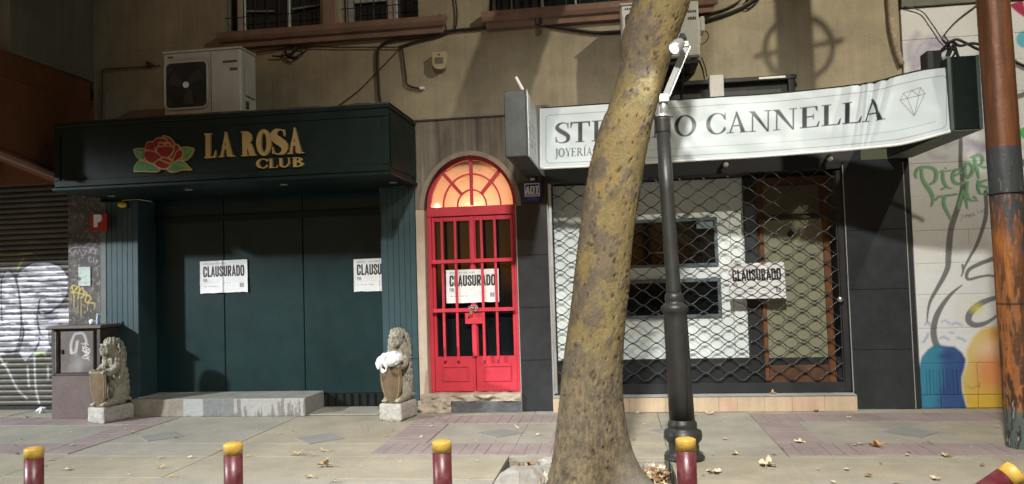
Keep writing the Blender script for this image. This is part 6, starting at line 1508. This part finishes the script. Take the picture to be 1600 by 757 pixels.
blk = sstep(.41, .47, n1 + .6 * (n2 - .5) + .13 * np.cos(TT - .1) + .02) * sstep(360, 450, py) * (.8 + .2 * sstep(520, 620, py)); PC = over(PC, (.035, .024, .018), blk * .95)
PC = over(PC, (.02, .02, .02), np.clip(1 - np.abs(py - 475.5) / 2.6, 0, 1))
foot = sstep(632, 648, py + (n2 - .5) * 26); PC = over(PC, (.085, .115, .105), foot); PC = over(PC, (.03, .03, .026), foot * sstep(.5, .56, n2)); PC = over(PC, (.42, .38, .33), sstep(585, 640, py) * sstep(.66, .7, n2) * .8)
R1 = R0 + .006 * (n1 - .5) - .003 * rust
V = np.stack([AX + R1 * np.cos(TT), -1.85 + R1 * np.sin(TT), ZZ], -1); nz_ = len(Zp); idx = np.arange(nz_ * 96).reshape(nz_, 96)
Q = np.stack([idx[:-1], np.roll(idx[:-1], -1, 1), np.roll(idx[1:], -1, 1), idx[1:]], -1).reshape(-1, 4)
spole = thing('street_pole', 'tall steel street pole with flaking orange and grey paint before the mural', 'pole', (bx2, -1.85, 0))
mk('shaft', (V.reshape(-1, 3), Q), M_attr_pole, spole, cols=PC.reshape(-1, 3), smooth=True)
zs_ = at(1580, 300, -1.98).z; xs__ = bx2 + (tx2 - bx2) * zs_ / ztp
mk('weld_ring', tube([(xs__ + .137 * math.cos(a), -1.85 + .137 * math.sin(a), zs_) for a in np.linspace(0, 2 * PI, 41)], .007, 5), M_post, spole, smooth=True)

# round open sign frame on the pole, above the picture: its shadow falls on the plaster
rz_ = (4.14 + LAMP_C.z * (1 / (1 - 1.85 / 6.5) - 1)) * (1 - 1.85 / 6.5); rx_ = bx2 + (tx2 - bx2) * rz_ / ztp + .12
fm = mk('sign_frame', join([tube([(rx_ + .25 * math.cos(a), -1.85 - .15, rz_ + .25 * math.sin(a)) for a in np.linspace(0, 2 * PI, 41)], .021, 8), tube([(rx_ - .33, -2.0, rz_ - .04), (rx_ + .33, -2.0, rz_ + .04)], .018, 8), box(rx_ - .16, rx_ - .08, -2.0, -1.85, rz_ + .0, rz_ + .08, .004)]), M_post, spole, smooth=True)

# =================================================================== BOLLARDS
def bollard(label, x, y, h_):
    t = thing('bollard', label, 'bollard', (x, y, 0), 'maroon bollards along the kerb')
    mk('tube', lathe([(.058, 0), (.058, h_ - .062)], 28, (x, y, 0)), M_bollard, t, smooth=False)
    mk('cap', lathe([(.0595, h_ - .0615), (.0600, h_ - .006), (.0575, h_), (.045, h_ + .006), (.014, h_ + .009)], 28, (x, y, 0)), M_bolcap, t, smooth=True)
    for o in t.children:
        if o.name.startswith('tube'): o.data.polygons.foreach_set('use_smooth', np.ones(len(o.data.polygons), bool))
    return t
zb_ = lambda px, py: at(px, py, -4.15)
p = zb_(53, 698); b1 = bollard('maroon bollard with yellow cap in front of the graffitied roller shutter, leftmost', p.x, -4.15, p.z - .012)
for (px_, py_, lab) in ((364, 691, 'maroon bollard with yellow cap in front of the worn concrete step'), (690, 687, 'maroon bollard with yellow cap in front of the red door'), (1071, 683, 'maroon bollard with yellow cap in front of the dark lamp post')):
    p = zb_(px_, py_); copy_tree(b1, (p.x, -4.15, p.z - zb_(53, 698).z), label=lab)
tip = at(1588, 738, -4.62)
hb1 = zb_(53, 698).z - .012
b5 = bollard('leaning maroon bollard with yellow cap at the lower right corner', 0, 0, hb1 * 1.55)
ax_ = Vector((.84, .08, .54)).normalized()
b5.rotation_mode = 'QUATERNION'; b5.rotation_quaternion = ax_.to_track_quat('Z', 'Y'); b5.scale = (1.0, 1.0, 1.0)
b5.location = tip - ax_ * hb1 * 1.55
# =================================================================== TREE PIT: rubble and leaf litter
def chunk(c, r, seed, label, m=M_rubble):
    g = ball((0, 0, 0), 1, 22, 14); V = g[0]; d = fbm(V[:, 0] * 1.4 + seed, V[:, 1] * 1.4, V[:, 2] * 1.4, 4, seed); V = V * (.55 + .95 * d)[:, None]
    V = np.sign(V) * np.abs(V) ** .8
    V = V * np.array(r) + np.array(c); return mk('concrete_chunk', (V, g[1]), m, loc=c, label=label, cat='rubble', group='broken concrete in the tree pit')
chunk((-.82, -2.86, -.10), (.20, .42, .13), 3, 'largest speckled broken concrete chunk at the left edge of the tree pit')
chunk((-.66, -2.50, -.07), (.13, .10, .06), 8, 'small pale concrete chunk at the back left of the tree pit')
chunk((-.58, -2.30, -.05), (.16, .10, .07), 12, 'pale concrete chunk near the back edge of the tree pit, left of the trunk')
chunk((-.50, -2.92, -.07), (.11, .2, .12), 21, 'grey rounded concrete lump against the left of the trunk')
a = at(1052, 738, -3.3)
mk('broken_slab', box(.36, .42, -3.5, -2.75, -.12, .045, .01), M_plinth, label='upright broken edge of pale paving at the right side of the tree pit', cat='rubble')
# leaves
def leaf_geo(size, seed, curl=.25):
    r = random.Random(seed); nl = 5; pts = [(0, 0, 0)]
    n = 22
    for k in range(n):
        a = -PI * .86 + 2 * PI * .86 * k / (n - 1)
        lob = abs(math.cos(a * nl / 2 * .92)); rad = (.42 + .58 * lob ** .8) * (1 - .18 * abs(a) / PI) * r.uniform(.86, 1.1)
        x, y = rad * math.sin(a), rad * math.cos(a); pts.append((x, y, 0))
    V = np.array(pts) * size
    rr = np.hypot(V[:, 0], V[:, 1]); ca = r.uniform(0, PI)
    u = V[:, 0] * math.cos(ca) + V[:, 1] * math.sin(ca)
    V[:, 2] = curl * u ** 2 / size * 2.2 + np.array([r.uniform(-.10, .14) * q for q in rr]); V[:, 2] -= V[:, 2].min() - .006
    F = [(0, k, k + 1) for k in range(1, n)]
    st = tube([(0, 0, V[0, 2]), (0, -.5 * size, V[0, 2] + .05 * size), (.05 * size, -.95 * size, .006)], .012 * size + .0012, 4)
    return join([(V, F), st])
L_ = [(1205, 615, .045, 2, 'curled tan leaf on the grey top of the shop step', 1), (388, 711, 0, 0, '', 0)]
leafs = [(464, 710, .085, 0, 'tan leaf between the second and third bollards, farther left one'), (508, 729, .10, 1, 'large upturned tan leaf between the second and third bollards'), (507, 705, .06, 2, 'small upright pale leaf behind the large upturned leaf'), (484, 746, .06, 1, 'tan leaf nearest the kerb between second and third bollards'),
         (567, 667, .045, 3, 'small tan leaf on the pavement near the right lion statue'), (811, 670, .075, 2, 'pale curled leaf in front of the black column left of the trunk'), (1108, 647, .085, 4, 'pale leaf lying against the shop step right of the lamp post'), (994, 646, .06, 5, 'pale flat leaf by the shop step between trunk and lamp post'),
         (1116, 738, .085, 6, 'pale lobed leaf right of the fourth bollard'), (1199, 728, .105, 7, 'big pale curled leaf on the pavement below the shop'), (1371, 699, .10, 8, 'orange tan leaf on the purple paving band below the right column'), (1480, 713, .065, 9, 'yellow tan leaf on the purple band left of the street pole'), (1250, 692, .075, 3, 'pale curled leaf on the purple band below the shop door'),
         (1326, 654, .045, 4, 'small white leaf in front of the right black column'), (209, 677, .05, 5, 'small reddish leaf on the pavement by the left lion'), (250, 731, .06, 6, 'tan leaf lying left of the second bollard'), (102, 734, .07, 7, 'pale leaf lying right of the leftmost bollard'), (45, 653, .075, 8, 'brown leaf at the foot of the roller shutter'), (1275, 643, .05, 9, 'brown leaf at the right end of the shop step'), (1357, 744, .05, 1, 'dark brown leaf at the bottom of the pavement, right of centre'), (1462, 749, .06, 2, 'pale flat leaf left of the leaning bollard'), (1150, 710, .06, 5, 'thin pale leaf right of the lamp post base')]
LM = [M_leaf1, M_leaf1, M_leaf3, M_leaf1, M_leaf3, M_leaf3, M_leaf3, M_leaf3, M_leaf1, M_leaf1]
for i, (px_, py_, s, sd__, lab) in enumerate(leafs):
    g0_ = gnd(px_, py_, .006); g = leaf_geo(s * .72, sd__ + i, .42 if i in (1, 2, 5, 9, 10) else .22); M = Matrix.Rotation(random.uniform(0, 2 * PI), 4, 'Z')
    v, f = xform(g, M); m_ = M_leaf2 if 'brown' in lab else (mat('leaf_orange', (.50, .27, .11), .8, var=.25, scale=30) if 'orange' in lab or 'red' in lab else (M_leaf3 if ('pale' in lab or 'white' in lab) else M_leaf1))
    mk('fallen_leaf', (v + np.array(g0_), f), m_, loc=g0_, label=lab, cat='leaf', group='dry leaves on the pavement')
q = at(1208, 611, -.02)
g = leaf_geo(.045, 40, .4); mk('fallen_leaf', (g[0] + np.array([q.x, -.02, .172]), g[1]), M_leaf1, loc=(q.x, -.02, .172), label='curled tan leaf on the grey top of the shop step', cat='leaf', group='dry leaves on the pavement')
pt = gnd(64, 645, .0)
g = ball((0, 0, 0), (.05, .04, .035), 14, 9); V = g[0] + (fbm(g[0][:, 0] * 45, g[0][:, 1] * 45, g[0][:, 2] * 45, 3, 8)[:, None] - .5) * .05
mk('crumpled_paper', (V + np.array([pt.x, pt.y, .03]), g[1]), M_bag, loc=(pt.x, pt.y, 0), label='crumpled white paper on the pavement in front of the roller shutter', cat='paper')
# litter nobody would count: crumbs of leaf on the pavement, the bed of leaves in the pit
cr = {0: [], 1: [], 2: []}
for _ in range(520):
    x, y = random.uniform(-8, 4.2), -random.random() ** .8 * 4.2
    if PX0 < x < PX1 and y < PY1: continue
    s = random.choice((.008, .010, .013, .018, .028)); a = random.uniform(0, 2 * PI)
    V = np.array([(s * math.cos(a + q) * random.uniform(.5, 1), s * math.sin(a + q) * random.uniform(.5, 1), .007 + random.uniform(0, s * .5)) for q in (0, 1.3, 2.6, 3.9, 5.2)]) + np.array([x, y, 0])
    cr[random.choice((0, 0, 1, 2, 2))].append((V, [(0, 1, 2, 3, 4)]))
for k_, m_ in ((0, M_leaf3), (1, M_leaf2), (2, M_leaf1)):
    mk('leaf_crumbs', join(cr[k_]), m_, loc=(0, 0, 0), kind='stuff', label=('pale', 'dark brown', 'tan')[k_] + ' crumbs of dry leaf scattered over the pavement', cat='leaf litter')
bed = {0: [], 1: [], 2: []}
for i in range(1000):
    x, y = random.uniform(PX0 + .06, PX1 - .05), random.uniform(PY0 + .05, PY1 - .03)
    if math.hypot(x + .2, y - YT) < .30: continue
    g = leaf_geo(random.uniform(.022, .052), i, random.uniform(.2, .7)); M = Matrix.Translation((x, y, -.13 + random.uniform(0, .085))) @ Matrix.Rotation(random.uniform(0, 6.3), 4, 'Z') @ Matrix.Rotation(random.uniform(-.6, .6), 4, 'X')
    bed[random.choice((0, 0, 1, 1, 2))].append(xform(g, M))
for k_, m_ in ((0, M_leaf3), (1, M_leaf2), (2, M_leaf1)):
    mk('leaf_bed', join(bed[k_]), m_, loc=(-.3, -2.9, -.13), kind='stuff', label=('pale', 'dark brown', 'tan')[k_] + ' dry leaves heaped in the tree pit', cat='leaf litter')

# =================================================================== STREET LAMPS OUTSIDE THE FRAME (they carry the two lights)
def street_lamp(px_, py_, L0, label, ring=False):
    t = thing('street_lamp', label, 'street lamp', (px_, py_, 0), 'street lamps across the road')
    mk('pole', lathe([(.16, 0), (.12, .3), (.08, L0.z + .5)], 20, (px_, py_, 0)), M_post, t, smooth=True)
    d = Vector((px_, py_, 0)) - Vector((L0.x, L0.y, 0)); d.z = 0
    mk('arm', tube([(px_, py_, L0.z + .3), tuple(Vector((L0.x, L0.y, L0.z + .26)) + d.normalized() * .25)], .045, 10), M_post, t, smooth=True)
    hd_ = mk('head', lathe([(.20, .09), (.24, .13), (.20, .22), (.06, .28)], 24, (L0.x, L0.y, L0.z)), M_galv, t, smooth=True)
    mk('lens', lathe([(.19, .082), (.19, .088)], 24, (L0.x, L0.y, L0.z)), M_lens, hd_)
    return t
street_lamp(7.6, -11.9, LAMP_C, 'tall street lamp across the road, right')
street_lamp(2.2, -12.2, LAMP_B, 'street lamp across the road behind the photographer')
street_lamp(-17.2, -12.6, LAMP_A, 'street lamp across the road, far left')
